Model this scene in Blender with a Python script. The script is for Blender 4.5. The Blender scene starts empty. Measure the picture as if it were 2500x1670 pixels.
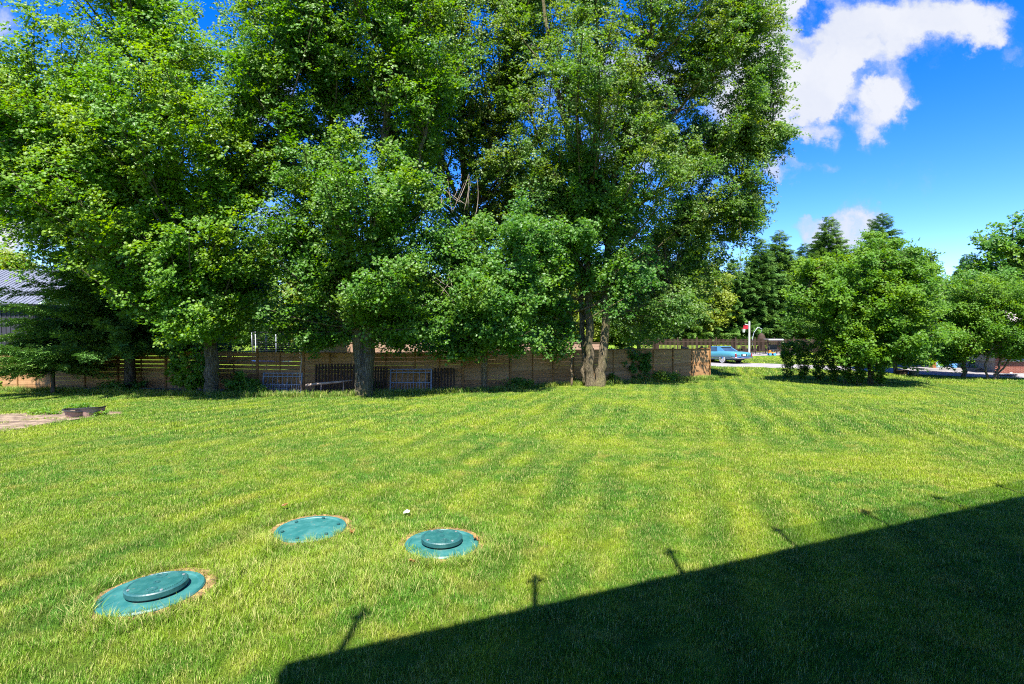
import bpy, bmesh, math, random
import numpy as np
from mathutils import Vector, Matrix, Euler

R = math.radians
rnd = random.Random(7)
rng = np.random.default_rng(11)
sc = bpy.context.scene
COL = sc.collection

# ------------------------------------------------------------------ camera
F, CX, CY, HZ, H = 1300.0, 1250.0, 835.0, 820.0, 2.46      # focal length and horizon measured on the 2500 px photo
cd = bpy.data.cameras.new('camera'); cam = bpy.data.objects.new('camera', cd); COL.objects.link(cam)
cd.sensor_fit = 'HORIZONTAL'; cd.sensor_width = 36; cd.lens = 36*F/2500
cd.clip_start = .05; cd.clip_end = 6000
cam.location = (0, 0, H)
cam.rotation_euler = (R(90) - math.atan((CY-HZ)/F), 0, 0)
sc.camera = cam

# ------------------------------------------------------------------ sky, sun, exposure
SUN_EL, SUN_AZ = R(59), R(183)          # azimuth clockwise from +Y: the sun stands behind the camera
w = bpy.data.worlds.new('World'); sc.world = w; w.use_nodes = True
nt = w.node_tree; nt.nodes.clear()
def N(t, typ, **kw):
    n = t.nodes.new(typ)
    for k, v in kw.items(): setattr(n, k, v)
    return n
def mth(t, op, a, b=None, clamp=False):
    n = N(t, 'ShaderNodeMath', operation=op, use_clamp=clamp)
    for i, x in enumerate((a, b)):
        if x is None: continue
        if isinstance(x, (int, float)): n.inputs[i].default_value = x
        else: t.links.new(x, n.inputs[i])
    return n.outputs[0]
def mixc(t, fac, a, b, blend='MIX'):
    n = N(t, 'ShaderNodeMix', data_type='RGBA', blend_type=blend)
    for s, x in ((n.inputs[0], fac), (n.inputs[6], a), (n.inputs[7], b)):
        if isinstance(x, (int, float)): s.default_value = x
        elif isinstance(x, tuple): s.default_value = x if len(x) == 4 else (*x, 1)
        else: t.links.new(x, s)
    return n.outputs[2]
out = N(nt, 'ShaderNodeOutputWorld'); bg = N(nt, 'ShaderNodeBackground'); bg.inputs[1].default_value = .13
sky = N(nt, 'ShaderNodeTexSky', sky_type='NISHITA', sun_disc=False)
sky.sun_elevation = SUN_EL; sky.sun_rotation = SUN_AZ; sky.air_density = .9; sky.dust_density = .25; sky.ozone_density = 3.5
hs = N(nt, 'ShaderNodeHueSaturation'); hs.inputs['Saturation'].default_value = 1.42; hs.inputs['Hue'].default_value = .521; hs.inputs['Value'].default_value = .79
nt.links.new(sky.outputs[0], hs.inputs['Color'])
tc = N(nt, 'ShaderNodeTexCoord'); sp = N(nt, 'ShaderNodeSeparateXYZ'); nt.links.new(tc.outputs['Generated'], sp.inputs[0])
ay = mth(nt, 'MAXIMUM', mth(nt, 'ABSOLUTE', sp.outputs[1]), .12)
cb = N(nt, 'ShaderNodeCombineXYZ')
nt.links.new(mth(nt, 'DIVIDE', sp.outputs[0], ay), cb.inputs[0]); nt.links.new(mth(nt, 'DIVIDE', sp.outputs[2], ay), cb.inputs[1])
n1 = N(nt, 'ShaderNodeTexNoise'); n1.inputs['Scale'].default_value = 4.5; n1.inputs['Detail'].default_value = 7; n1.inputs['Roughness'].default_value = .62
nt.links.new(cb.outputs[0], n1.inputs['Vector'])
vs = N(nt, 'ShaderNodeVectorMath', operation='SUBTRACT'); nt.links.new(n1.outputs['Color'], vs.inputs[0]); vs.inputs[1].default_value = (.5, .5, .5)
vm = N(nt, 'ShaderNodeVectorMath', operation='SCALE'); nt.links.new(vs.outputs[0], vm.inputs[0]); vm.inputs['Scale'].default_value = .27
va = N(nt, 'ShaderNodeVectorMath', operation='ADD'); nt.links.new(cb.outputs[0], va.inputs[0]); nt.links.new(vm.outputs[0], va.inputs[1])
blobs = [(1905,175,170,165,0,1.25),(1875,270,90,100,0,1.1),(2000,215,130,62,20,1),(2120,115,130,80,15,1.05),(2200,40,150,72,0,1.1),
         (2350,55,120,52,28,.95),(2300,100,130,40,28,.6),(2150,285,85,50,10,.85),(2185,220,48,75,0,.75),(1930,15,85,45,0,.75),
         (1960,347,70,24,10,.7),(1918,424,75,26,0,.75),(2100,570,75,45,0,1.1),(1985,570,45,26,0,.9),(8,60,50,60,0,.8),
         (-10,545,80,80,0,1.1),(120,560,110,50,0,.9),(640,260,120,70,0,.9),(700,560,110,60,0,.8),(860,300,90,60,0,.7),(1500,200,260,110,10,.9),(1620,380,200,90,0,.8),
         (2050,250,95,45,10,.7),(2150,300,95,48,15,.7),(1880,310,70,60,0,.6),(2035,165,48,34,30,-.9),(1968,62,55,28,25,-.8),(2100,240,55,22,25,-.5),(2440,105,50,22,20,.45)]
tot = None
for (bx_, by_, rx, ry, ang, amp) in blobs:
    mp = N(nt, 'ShaderNodeMapping', vector_type='TEXTURE')
    mp.inputs['Location'].default_value = ((bx_-CX)/F, (HZ-by_)/F, 0); mp.inputs['Rotation'].default_value = (0, 0, R(ang)); mp.inputs['Scale'].default_value = (rx/F*1.65, ry/F*1.65, 1)
    nt.links.new(va.outputs[0], mp.inputs['Vector'])
    s2 = N(nt, 'ShaderNodeVectorMath', operation='MULTIPLY'); s2.inputs[1].default_value = (1, 1, 0); nt.links.new(mp.outputs[0], s2.inputs[0])
    ln = N(nt, 'ShaderNodeVectorMath', operation='LENGTH'); nt.links.new(s2.outputs[0], ln.inputs[0])
    mr = N(nt, 'ShaderNodeMapRange', interpolation_type='SMOOTHERSTEP'); nt.links.new(ln.outputs['Value'], mr.inputs[0])
    mr.inputs[1].default_value = 1.0; mr.inputs[2].default_value = .1; mr.inputs[3].default_value = 0; mr.inputs[4].default_value = amp
    tot = mr.outputs[0] if tot is None else mth(nt, 'ADD', tot, mr.outputs[0])
n2 = N(nt, 'ShaderNodeTexNoise'); n2.inputs['Scale'].default_value = 9; n2.inputs['Detail'].default_value = 8; n2.inputs['Roughness'].default_value = .6
nt.links.new(va.outputs[0], n2.inputs['Vector'])
cov = mth(nt, 'ADD', tot, mth(nt, 'MULTIPLY', mth(nt, 'SUBTRACT', n2.outputs[0], .54), 2.1))
cm = N(nt, 'ShaderNodeMapRange', interpolation_type='SMOOTHSTEP'); nt.links.new(cov, cm.inputs[0]); cm.inputs[1].default_value = .08; cm.inputs[2].default_value = 1.2; cm.inputs[4].default_value = .97
n3 = N(nt, 'ShaderNodeTexNoise'); n3.inputs['Scale'].default_value = 6; n3.inputs['Detail'].default_value = 5; nt.links.new(va.outputs[0], n3.inputs['Vector'])
ccol = mixc(nt, mth(nt, 'MULTIPLY', mth(nt, 'SUBTRACT', cov, .4), 1.1, clamp=True), (1.0, 1.24, 1.82), (1.92, 1.97, 2.1))
ccol = mixc(nt, mth(nt, 'MULTIPLY', mth(nt, 'SUBTRACT', n3.outputs[0], .45), 1.6, clamp=True), ccol, (1.3, 1.46, 1.9))
nt.links.new(mixc(nt, cm.outputs[0], hs.outputs[0], ccol), bg.inputs[0]); nt.links.new(bg.outputs[0], out.inputs[0])

sd = bpy.data.lights.new('sun', 'SUN'); sd.energy = 5.0; sd.angle = R(.53); sd.color = (1, .955, .87)
sun = bpy.data.objects.new('sun', sd); COL.objects.link(sun)
sdir = Vector((math.sin(SUN_AZ)*math.cos(SUN_EL), math.cos(SUN_AZ)*math.cos(SUN_EL), math.sin(SUN_EL)))
sun.rotation_euler = sdir.to_track_quat('Z', 'Y').to_euler(); sun.location = (0, -20, 40)

vs_ = sc.view_settings; vs_.view_transform = 'Standard'; vs_.look = 'None'; vs_.gamma = 1; vs_.use_curve_mapping = False; vs_.exposure = 1.85
sc.render.engine = 'CYCLES'; sc.cycles.filter_width = 1.1
cy = sc.cycles; cy.max_bounces = 9; cy.diffuse_bounces = 6; cy.glossy_bounces = 2; cy.transmission_bounces = 5; cy.transparent_max_bounces = 8
cy.caustics_reflective = False; cy.caustics_refractive = False; cy.use_denoising = False; cy.sample_clamp_indirect = 4

# ------------------------------------------------------------------ ground height and photo-to-place helpers
def sstep(a, b, x):
    t = np.clip((x-a)/(b-a), 0, 1); return t*t*(3-2*t)
CA, CB = np.array((12.0, 31.5)), np.array((17.6, 22.3))          # crest of the raised lawn
CD = (CB-CA)/np.linalg.norm(CB-CA); CN = np.array((-CD[1], CD[0]))
def gz(x, y):
    d = (x-CA[0])*CN[0] + (y-CA[1])*CN[1]                        # + beyond the crest
    z = -.30*sstep(0, 1.8, d)*sstep(9, 13, x)
    z = z + (.3+.1)*sstep(34, 44, y)*sstep(9, 13, x) + .35*sstep(50, 75, y)
    return z + .03*np.sin(x*.35+.6)*np.cos(y*.27)*sstep(8, 14, y)
def G(px, py):                                                   # ground point seen at a photo pixel
    z = 0.
    for _ in range(12):
        Y = (H-z)*F/max(py-HZ, 2); X = (px-CX)/F*Y; z = float(gz(X, Y))*.6 + z*.4
    return Vector((X, Y, float(gz(X, Y))))
def at(px, D): 
    X = (px-CX)/F*D; return Vector((X, D, float(gz(X, D))))
def W(px, py, D): return Vector(((px-CX)/F*D, D, H+(HZ-py)/F*D))

# ------------------------------------------------------------------ objects
def props(o, label=None, cat=None, group=None, kind=None):
    for k, v in (('label', label), ('category', cat), ('group', group), ('kind', kind)):
        if v: o[k] = v
    return o
def thing(name, loc, label, cat, rz=0, group=None):
    o = bpy.data.objects.new(name, None); COL.objects.link(o); o.location = loc; o.rotation_euler = (0, 0, rz); o.empty_display_size = .2
    return props(o, label, cat, group)
def link(name, me, parent=None, loc=(0,0,0), rot=(0,0,0), scale=(1,1,1), **kw):
    o = bpy.data.objects.new(name, me); COL.objects.link(o); o.parent = parent; o.location = loc; o.rotation_euler = rot; o.scale = scale
    return props(o, **kw)
class MB:
    def __init__(s): s.v = []; s.f = []; s.sm = []
    def add(s, vs, fs, smooth=False):
        b = len(s.v); s.v += [tuple(p) for p in vs]; s.f += [tuple(i+b for i in f) for f in fs]; s.sm += [smooth]*len(fs); return s
    def box(s, c, d, rz=0, m=None, ch=0):
        x, y, z = d[0]/2, d[1]/2, d[2]/2
        if ch:
            e = ch; ring = [(-x+e,-y),(x-e,-y),(x,-y+e),(x,y-e),(x-e,y),(-x+e,y),(-x,y-e),(-x,-y+e)]
            ins = [(px*(1-e/x), py*(1-e/y)) for px, py in ring]
            vs = [(*p,-z) for p in ins]+[(*p,-z+e) for p in ring]+[(*p,z-e) for p in ring]+[(*p,z) for p in ins]
            fs = [tuple(range(7,-1,-1)), tuple(range(24,32))]
            for k in range(3):
                for i in range(8): j=(i+1)%8; fs.append((k*8+i,k*8+j,k*8+8+j,k*8+8+i))
        else:
            vs = [(-x,-y,-z),(x,-y,-z),(x,y,-z),(-x,y,-z),(-x,-y,z),(x,-y,z),(x,y,z),(-x,y,z)]
            fs = [(3,2,1,0),(4,5,6,7),(0,1,5,4),(1,2,6,5),(2,3,7,6),(3,0,4,7)]
        M = Matrix.Translation(c) @ (m if m is not None else Matrix.Rotation(rz, 4, 'Z'))
        return s.add([M @ Vector(v) for v in vs], fs)
    def tube(s, pts, rad, n=8, cap=True, wob=0):
        pts = [Vector(p) for p in pts]; ring = []; vs = []; fs = []
        rad = [rad]*len(pts) if isinstance(rad, (int, float)) else rad
        t0 = (pts[1]-pts[0]).normalized(); u = t0.orthogonal().normalized()
        for i, p in enumerate(pts):
            t = (pts[min(i+1, len(pts)-1)]-pts[max(i-1, 0)]).normalized()
            u = (u - t*u.dot(t)).normalized(); vv = t.cross(u)
            for k in range(n):
                a = 2*math.pi*k/n; r = rad[i]*(1+wob*math.sin(3*a+i*.6)+wob*.6*math.sin(5*a-i*.9+1))
                vs.append(p + (u*math.cos(a)+vv*math.sin(a))*r)
        for i in range(len(pts)-1):
            for k in range(n):
                k2 = (k+1) % n; fs.append((i*n+k, i*n+k2, (i+1)*n+k2, (i+1)*n+k))
        if cap: fs += [tuple(range(n-1, -1, -1)), tuple((len(pts)-1)*n+k for k in range(n))]
        return s.add(vs, fs, True)
    def lathe(s, c, prof, n=32, rot=None):
        vs = []; fs = []; M = Matrix.Translation(c) @ (rot if rot is not None else Matrix())
        for r, z in prof:
            for k in range(n): a = 2*math.pi*k/n; vs.append(M @ Vector((r*math.cos(a), r*math.sin(a), z)))
        for i in range(len(prof)-1):
            for k in range(n): k2 = (k+1)%n; fs.append((i*n+k, i*n+k2, (i+1)*n+k2, (i+1)*n+k))
        if prof[0][0] > 1e-4: fs.append(tuple(range(n-1,-1,-1)))
        if prof[-1][0] > 1e-4: fs.append(tuple((len(prof)-1)*n+k for k in range(n)))
        return s.add(vs, fs, False)
    def mesh(s, name, mat):
        me = bpy.data.meshes.new(name); me.from_pydata(s.v, [], s.f); me.materials.append(mat)
        me.polygons.foreach_set('use_smooth', s.sm); me.update(); return me
    def build(s, name, mat, parent=None, **kw): return link(name, s.mesh(name, mat), parent, **kw)

# ------------------------------------------------------------------ materials
def mat(name):
    m = bpy.data.materials.new(name); m.use_nodes = True; t = m.node_tree
    return m, t, t.nodes['Principled BSDF']
def ramp_noise(t, scale, a, b, coord='Object', stretch=(1,1,1), detail=5, lo=.35, hi=.65, rough=.6):
    c = N(t, 'ShaderNodeTexCoord'); mp = N(t, 'ShaderNodeMapping'); mp.inputs['Scale'].default_value = stretch
    if coord == 'World':
        g = N(t, 'ShaderNodeNewGeometry'); t.links.new(g.outputs['Position'], mp.inputs[0])
    else: t.links.new(c.outputs[coord], mp.inputs[0])
    n = N(t, 'ShaderNodeTexNoise'); n.inputs['Scale'].default_value = scale; n.inputs['Detail'].default_value = detail; n.inputs['Roughness'].default_value = rough
    t.links.new(mp.outputs[0], n.inputs['Vector'])
    r = N(t, 'ShaderNodeMapRange', interpolation_type='SMOOTHSTEP'); t.links.new(n.outputs[0], r.inputs[0]); r.inputs[1].default_value = lo; r.inputs[2].default_value = hi
    return mixc(t, r.outputs[0], a, b), r.outputs[0]
def surf(name, a, b, scale=8, rough=.7, bump=.3, stretch=(1,1,1), metal=0, spec=.5, coord='Object', bd=.01):
    m, t, p = mat(name)
    c, f = ramp_noise(t, scale, a, b, coord, stretch)
    t.links.new(c, p.inputs['Base Color']); p.inputs['Roughness'].default_value = rough; p.inputs['Metallic'].default_value = metal; p.inputs['Specular IOR Level'].default_value = spec
    if bump:
        bn = N(t, 'ShaderNodeBump'); bn.inputs['Strength'].default_value = bump; bn.inputs['Distance'].default_value = bd
        t.links.new(f, bn.inputs['Height']); t.links.new(bn.outputs[0], p.inputs['Normal'])
    return m
def wood(name, a, b, c):
    m, t, p = mat(name)
    co, f = ramp_noise(t, 6, a, b, 'Object', (.35, 6, 6), 6, .3, .7)
    oi = N(t, 'ShaderNodeObjectInfo')
    co = mixc(t, mth(t, 'MULTIPLY', oi.outputs['Random'], .75), co, c)
    k, f2 = ramp_noise(t, 2.2, (0,0,0), (1,1,1), 'World', (1,1,1), 3, .55, .75)
    co = mixc(t, mth(t, 'MULTIPLY', f2, .6), co, tuple(x*.45 for x in a))
    t.links.new(co, p.inputs['Base Color']); p.inputs['Roughness'].default_value = .8; p.inputs['Specular IOR Level'].default_value = .25
    bn = N(t, 'ShaderNodeBump'); bn.inputs['Strength'].default_value = .5; bn.inputs['Distance'].default_value = .006
    t.links.new(f, bn.inputs['Height']); t.links.new(bn.outputs[0], p.inputs['Normal'])
    return m
def leafmat(name, a, b, tip, trans=.48, rough=.46, spec=.55):
    m, t, p = mat(name)
    at_ = N(t, 'ShaderNodeAttribute', attribute_type='INSTANCER', attribute_name='tint')
    c = mixc(t, at_.outputs['Fac'], a, b)
    k, f = ramp_noise(t, .55, (0,0,0), (1,1,1), 'World', (1,1,1), 4, .42, .7)
    c = mixc(t, mth(t, 'MULTIPLY', f, .8), c, tip)
    t.links.new(c, p.inputs['Base Color']); p.inputs['Roughness'].default_value = rough; p.inputs['Specular IOR Level'].default_value = spec*.75
    tr = N(t, 'ShaderNodeBsdfTranslucent')
    hs_ = N(t, 'ShaderNodeHueSaturation'); hs_.inputs['Value'].default_value = 1.5; hs_.inputs['Hue'].default_value = .487; hs_.inputs['Saturation'].default_value = 1.1
    t.links.new(c, hs_.inputs['Color']); t.links.new(hs_.outputs[0], tr.inputs[0])
    mx = N(t, 'ShaderNodeMixShader'); mx.inputs[0].default_value = trans
    t.links.new(p.outputs[0], mx.inputs[1]); t.links.new(tr.outputs[0], mx.inputs[2]); t.links.new(mx.outputs[0], t.nodes['Material Output'].inputs[0])
    return m
def bark(name, a, b, moss=None):
    m, t, p = mat(name)
    co, f = ramp_noise(t, 7, a, b, 'Object', (3.2, 3.2, .45), 8, .36, .62, .7)
    if moss:
        k, f2 = ramp_noise(t, 1.4, (0,0,0), (1,1,1), 'Object', (1,1,.6), 4, .42, .6)
        co = mixc(t, mth(t, 'MULTIPLY', f2, .7), co, moss)
    t.links.new(co, p.inputs['Base Color']); p.inputs['Roughness'].default_value = .9; p.inputs['Specular IOR Level'].default_value = .15
    bn = N(t, 'ShaderNodeBump'); bn.inputs['Strength'].default_value = 1; bn.inputs['Distance'].default_value = .035
    t.links.new(f, bn.inputs['Height']); t.links.new(bn.outputs[0], p.inputs['Normal'])
    return m
def lawn_colour(t, dark):
    # greens and dry patches laid out over the ground, the same for soil sheet and blades
    k, f1 = ramp_noise(t, .45, (0,0,0), (1,1,1), 'World', (1,1,0), 5, .38, .66)
    k, f2 = ramp_noise(t, 2.6, (0,0,0), (1,1,1), 'World', (1,1,0), 6, .42, .68)
    k, f3 = ramp_noise(t, 1.3, (0,0,0), (1,1,1), 'World', (1,1,0), 6, .56, .74)
    wv = N(t, 'ShaderNodeTexWave', wave_type='BANDS', bands_direction='X'); g = N(t, 'ShaderNodeNewGeometry'); mp = N(t, 'ShaderNodeMapping', vector_type='POINT')
    mp.inputs['Rotation'].default_value = (0, 0, R(18)); mp.inputs['Scale'].default_value = (1, 1.0, 0); t.links.new(g.outputs['Position'], mp.inputs[0]); t.links.new(mp.outputs[0], wv.inputs[0])
    wv.inputs['Scale'].default_value = .40; wv.inputs['Distortion'].default_value = 4.5; wv.inputs['Detail'].default_value = 2; wv.inputs['Detail Scale'].default_value = .35
    c = mixc(t, f1, (.088, .215, .016), (.250, .335, .014))
    c = mixc(t, mth(t, 'MULTIPLY', f2, .55), c, (.36, .38, .05))
    c = mixc(t, mth(t, 'MULTIPLY', f3, .5), c, (.40, .30, .07))
    k, f4 = ramp_noise(t, .16, (0,0,0), (1,1,1), 'World', (1,1,0), 3, .38, .62)
    c = mixc(t, mth(t, 'MULTIPLY', mth(t, 'MULTIPLY', wv.outputs[0], .85), mth(t, 'ADD', mth(t, 'MULTIPLY', f4, .8), .15)), c, (.045, .135, .012))
    if dark != 1: c = mixc(t, 1.0, c, (dark, dark, dark), 'MULTIPLY')
    return c

M_leaf_bright = leafmat('maple_leaf_bright', (.058,.168,.008), (.115,.245,.012), (.19,.285,.012))
M_leaf_mid = leafmat('maple_leaf_mid', (.048,.150,.012), (.090,.205,.014), (.14,.225,.016))
M_leaf_silver = leafmat('silver_maple_leaf', (.050,.130,.016), (.095,.190,.020), (.15,.20,.020))
M_leaf_blue = leafmat('norway_maple_leaf', (.045,.145,.018), (.085,.205,.024), (.13,.235,.018))
M_leaf_far = leafmat('far_leaf', (.045,.115,.010), (.078,.155,.016), (.10,.18,.012))
M_leaf_yellow = leafmat('yellow_green_leaf', (.13,.20,.014), (.19,.25,.02), (.2,.24,.02))
M_leaf_hedge = leafmat('hedge_leaf', (.045,.13,.008), (.085,.195,.010), (.15,.26,.012), .45, .5, .35)
M_needle = leafmat('spruce_needle', (.045,.125,.026), (.090,.195,.036), (.13,.23,.035), .12, .6, .25)
M_needle_pale = leafmat('pale_spruce_needle', (.075,.165,.032), (.125,.235,.042), (.16,.26,.035), .15, .6, .25)
M_deadleaf = leafmat('dead_leaf', (.22,.10,.03), (.32,.17,.06), (.25,.13,.04), .2)
M_bark_g = bark('maple_bark', (.045,.036,.025), (.17,.145,.105), (.13,.115,.05))
M_bark_s = bark('silver_maple_bark', (.055,.043,.026), (.19,.15,.095), (.13,.115,.05))
M_bark_p = bark('spruce_bark', (.05,.042,.035), (.19,.165,.13))
M_bark_t = bark('tan_bark', (.09,.062,.035), (.26,.19,.11))
M_twig = surf('bare_twig', (.2,.15,.12), (.33,.26,.2), 5, .8, 0)
M_fence = wood('fence_wood', (.30,.155,.062), (.18,.088,.034), (.34,.20,.095))
M_fence_b = wood('fence_post_wood', (.22,.11,.035), (.13,.06,.02), (.26,.135,.045))
M_fence_far = wood('far_fence_wood', (.25,.155,.11), (.19,.115,.08), (.28,.185,.14))
M_dark_wood = wood('dark_stained_wood', (.035,.022,.016), (.02,.013,.01), (.05,.03,.02))
M_iron = surf('grey_iron', (.10,.12,.15), (.15,.17,.21), 12, .5, .1, metal=.3)
M_galv = surf('galvanised', (.28,.32,.36), (.38,.41,.45), 8, .4, 0)
M_white = surf('white_paint', (.45,.45,.45), (.52,.52,.52), 4, .5, 0)
M_concrete = surf('concrete', (.16,.15,.15), (.21,.195,.195), 1.5, .85, .2, coord='World')
M_black = surf('black_plastic', (.015,.015,.016), (.03,.03,.03), 9, .5, 0)
M_soil = surf('soil', (.23,.17,.11), (.085,.055,.035), 3.2, .95, 1, coord='World', bd=.05)
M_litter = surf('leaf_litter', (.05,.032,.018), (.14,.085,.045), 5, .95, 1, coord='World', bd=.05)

# ------------------------------------------------------------------ ground
def ground():
    m, t, p = mat('lawn_ground'); t.links.new(lawn_colour(t, 1.05), p.inputs['Base Color']); p.inputs['Roughness'].default_value = .95; p.inputs['Specular IOR Level'].default_value = .1
    k, f = ramp_noise(t, 16, (0,0,0), (1,1,1), 'World', (1,1,0), 6, .2, .8, .8); bn = N(t, 'ShaderNodeBump'); bn.inputs['Strength'].default_value = 1; bn.inputs['Distance'].default_value = .12
    t.links.new(f, bn.inputs['Height']); t.links.new(bn.outputs[0], p.inputs['Normal'])
    xs = np.concatenate([-np.geomspace(3000, 45, 14), np.arange(-44, 60, .8), np.geomspace(61, 3000, 14)])
    ys = np.concatenate([-np.geomspace(1500, 25, 8), np.arange(-24, 84, .8), np.geomspace(85, 4000, 16)])
    X, Y = np.meshgrid(xs, ys); Z = gz(X, Y)
    v = np.stack([X, Y, Z], -1).reshape(-1, 3); nx, ny = len(xs), len(ys)
    i = (np.arange(ny-1)[:, None]*nx + np.arange(nx-1)).ravel(); f = np.stack([i, i+1, i+nx+1, i+nx], -1)
    me = bpy.data.meshes.new('ground'); me.from_pydata(v.tolist(), [], f.tolist()); me.materials.append(m)
    me.polygons.foreach_set('use_smooth', [True]*len(f)); link('ground', me, kind='structure')
ground()
def sheet(name, near, far, mt, lift=.006, n=40, rag=0, kind='structure'):
    # strip between two pixel polylines, draped over the ground
    a = [G(*p) for p in near]; b = [G(*p) for p in far]
    def res(P):
        L = [0]; 
        for i in range(1, len(P)): L.append(L[-1]+(P[i]-P[i-1]).length)
        o = []
        for k in range(n+1):
            s = L[-1]*k/n; i = max(1, next((j for j in range(len(L)) if L[j] >= s-1e-6), len(L)-1)); q = (s-L[i-1])/max(L[i]-L[i-1], 1e-6)
            o.append(P[i-1].lerp(P[i], q))
        return o
    a, b = res(a), res(b); m = 8; vs = []; fs = []
    for i in range(n+1):
        for j in range(m+1):
            p = a[i].lerp(b[i], j/m)
            if rag and j in (0, m): p = p + Vector((rnd.uniform(-rag, rag), rnd.uniform(-rag, rag), 0))
            vs.append((p.x, p.y, float(gz(p.x, p.y))+lift))
    for i in range(n):
        for j in range(m): q = i*(m+1)+j; fs.append((q, q+m+1, q+m+2, q+1))
    return MB().add(vs, fs, True).build(name, mt, kind=kind)
sheet('driveway', [(1560,886.5),(1745,895.5),(1905,899),(2120,908),(2300,917),(2500,926),(2700,936)], [(1600,879),(1745,884.5),(1905,889),(2060,894.5),(2240,901),(2500,912),(2700,920)], M_concrete, .012, 60)
sheet('bare_soil', [(-120,1066),(0,1056),(70,1045),(150,1030),(240,1018),(300,1012)], [(-120,1010),(0,1012),(60,1010),(150,1005),(220,1004),(290,1008)], M_soil, .02, 50, .12)
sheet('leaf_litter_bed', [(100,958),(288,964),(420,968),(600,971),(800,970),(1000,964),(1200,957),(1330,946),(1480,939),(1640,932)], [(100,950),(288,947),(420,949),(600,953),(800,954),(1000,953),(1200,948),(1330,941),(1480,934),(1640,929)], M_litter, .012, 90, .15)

# ------------------------------------------------------------------ scatter nodes: instances of little meshes kept inside the object's own mesh
K = 5
def scatter_group():
    g = bpy.data.node_groups.new('scatter', 'GeometryNodeTree')
    g.interface.new_socket('Geometry', in_out='INPUT', socket_type='NodeSocketGeometry'); g.interface.new_socket('Geometry', in_out='OUTPUT', socket_type='NodeSocketGeometry')
    gi = N(g, 'NodeGroupInput'); go = N(g, 'NodeGroupOutput')
    def named(nm, dt):
        n = N(g, 'GeometryNodeInputNamedAttribute', data_type=dt); n.inputs[0].default_value = nm
        return n.outputs[0]
    var = named('var', 'INT')
    def sep(k):
        c = N(g, 'FunctionNodeCompare', data_type='INT', operation='EQUAL'); g.links.new(var, c.inputs[2]); c.inputs[3].default_value = k
        s = N(g, 'GeometryNodeSeparateGeometry', domain='POINT'); g.links.new(gi.outputs[0], s.inputs[0]); g.links.new(c.outputs[0], s.inputs[1])
        return s.outputs[0]
    j = N(g, 'GeometryNodeJoinGeometry')
    for k in range(K):
        ti = N(g, 'GeometryNodeGeometryToInstance'); g.links.new(sep(k), ti.inputs[0]); g.links.new(ti.outputs[0], j.inputs[0])
    ip = N(g, 'GeometryNodeInstanceOnPoints'); g.links.new(sep(-1), ip.inputs['Points']); g.links.new(j.outputs[0], ip.inputs['Instance'])
    ip.inputs['Pick Instance'].default_value = True
    g.links.new(named('idx', 'INT'), ip.inputs['Instance Index']); g.links.new(named('rot', 'FLOAT_VECTOR'), ip.inputs['Rotation']); g.links.new(named('scl', 'FLOAT'), ip.inputs['Scale'])
    g.links.new(ip.outputs[0], go.inputs[0]); return g
SC = scatter_group()
def scatter(name, sources, P, rot, scl, tint, mt, parent=None, idx=None, **kw):
    """sources: K (verts, faces) pairs; P n x 3 positions"""
    vs = []; fs = []; var = []
    for k, (v, f) in enumerate(sources):
        b = len(vs); vs += list(v); fs += [tuple(i+b for i in q) for q in f]; var += [k]*len(v)
    n0 = len(vs); n = len(P); allv = np.concatenate([np.array(vs, float), np.asarray(P, float)])
    me = bpy.data.meshes.new(name); me.from_pydata(allv.tolist(), [], fs); me.materials.append(mt)
    def attr(nm, ty, key, arr, dim=1):
        a = me.attributes.new(nm, ty, 'POINT'); full = np.zeros((n0+n, dim) if dim > 1 else n0+n); full[n0:] = arr; a.data.foreach_set(key, full.ravel().astype(np.int32 if ty == 'INT' else np.float32))
    a = me.attributes.new('var', 'INT', 'POINT'); a.data.foreach_set('value', np.array(var+[-1]*n, np.int32))
    attr('idx', 'INT', 'value', rng.integers(0, K, n) if idx is None else idx); attr('rot', 'FLOAT_VECTOR', 'vector', rot, 3); attr('scl', 'FLOAT', 'value', scl); attr('tint', 'FLOAT', 'value', tint)
    me.update(); o = link(name, me, parent, **kw); md = o.modifiers.new('scatter', 'NODES'); md.node_group = SC; return o

LEAF = [(0,-.5),(.16,-.30),(.47,-.24),(.30,-.02),(.50,.26),(.19,.20),(0,.56),(-.19,.20),(-.50,.26),(-.30,-.02),(-.47,-.24),(-.16,-.30)]
OVAL = [(0,-.5),(.22,-.2),(.25,.1),(0,.55),(-.25,.1),(-.22,-.2)]
def sprig(nleaf, size, rad, outline=LEAF, tilt=38, flat=.34, fold=.25):
    vs = []; fs = []
    for _ in range(nleaf):
        u = rng.normal(size=3); u /= np.linalg.norm(u); p = u*rad*rng.random()**.4*np.array((1, 1, flat))
        M = Matrix.Rotation(rng.random()*6.283, 4, 'Z') @ Matrix.Rotation(R(rng.normal(8, tilt)), 4, 'X') @ Matrix.Rotation(R(rng.normal(0, tilt)), 4, 'Y')
        s = size*rng.uniform(.7, 1.2); b = len(vs); n = len(outline)
        vs.append(tuple(M @ Vector((0, 0, 0)) + Vector(p)))
        for (x, y) in outline: vs.append(tuple(M @ Vector((x*s, y*s, -fold*s*abs(x)-.25*s*max(y,0)**2)) + Vector(p)))
        for i in range(n): fs.append((b, b+1+i, b+1+(i+1) % n))
    return vs, fs
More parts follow.
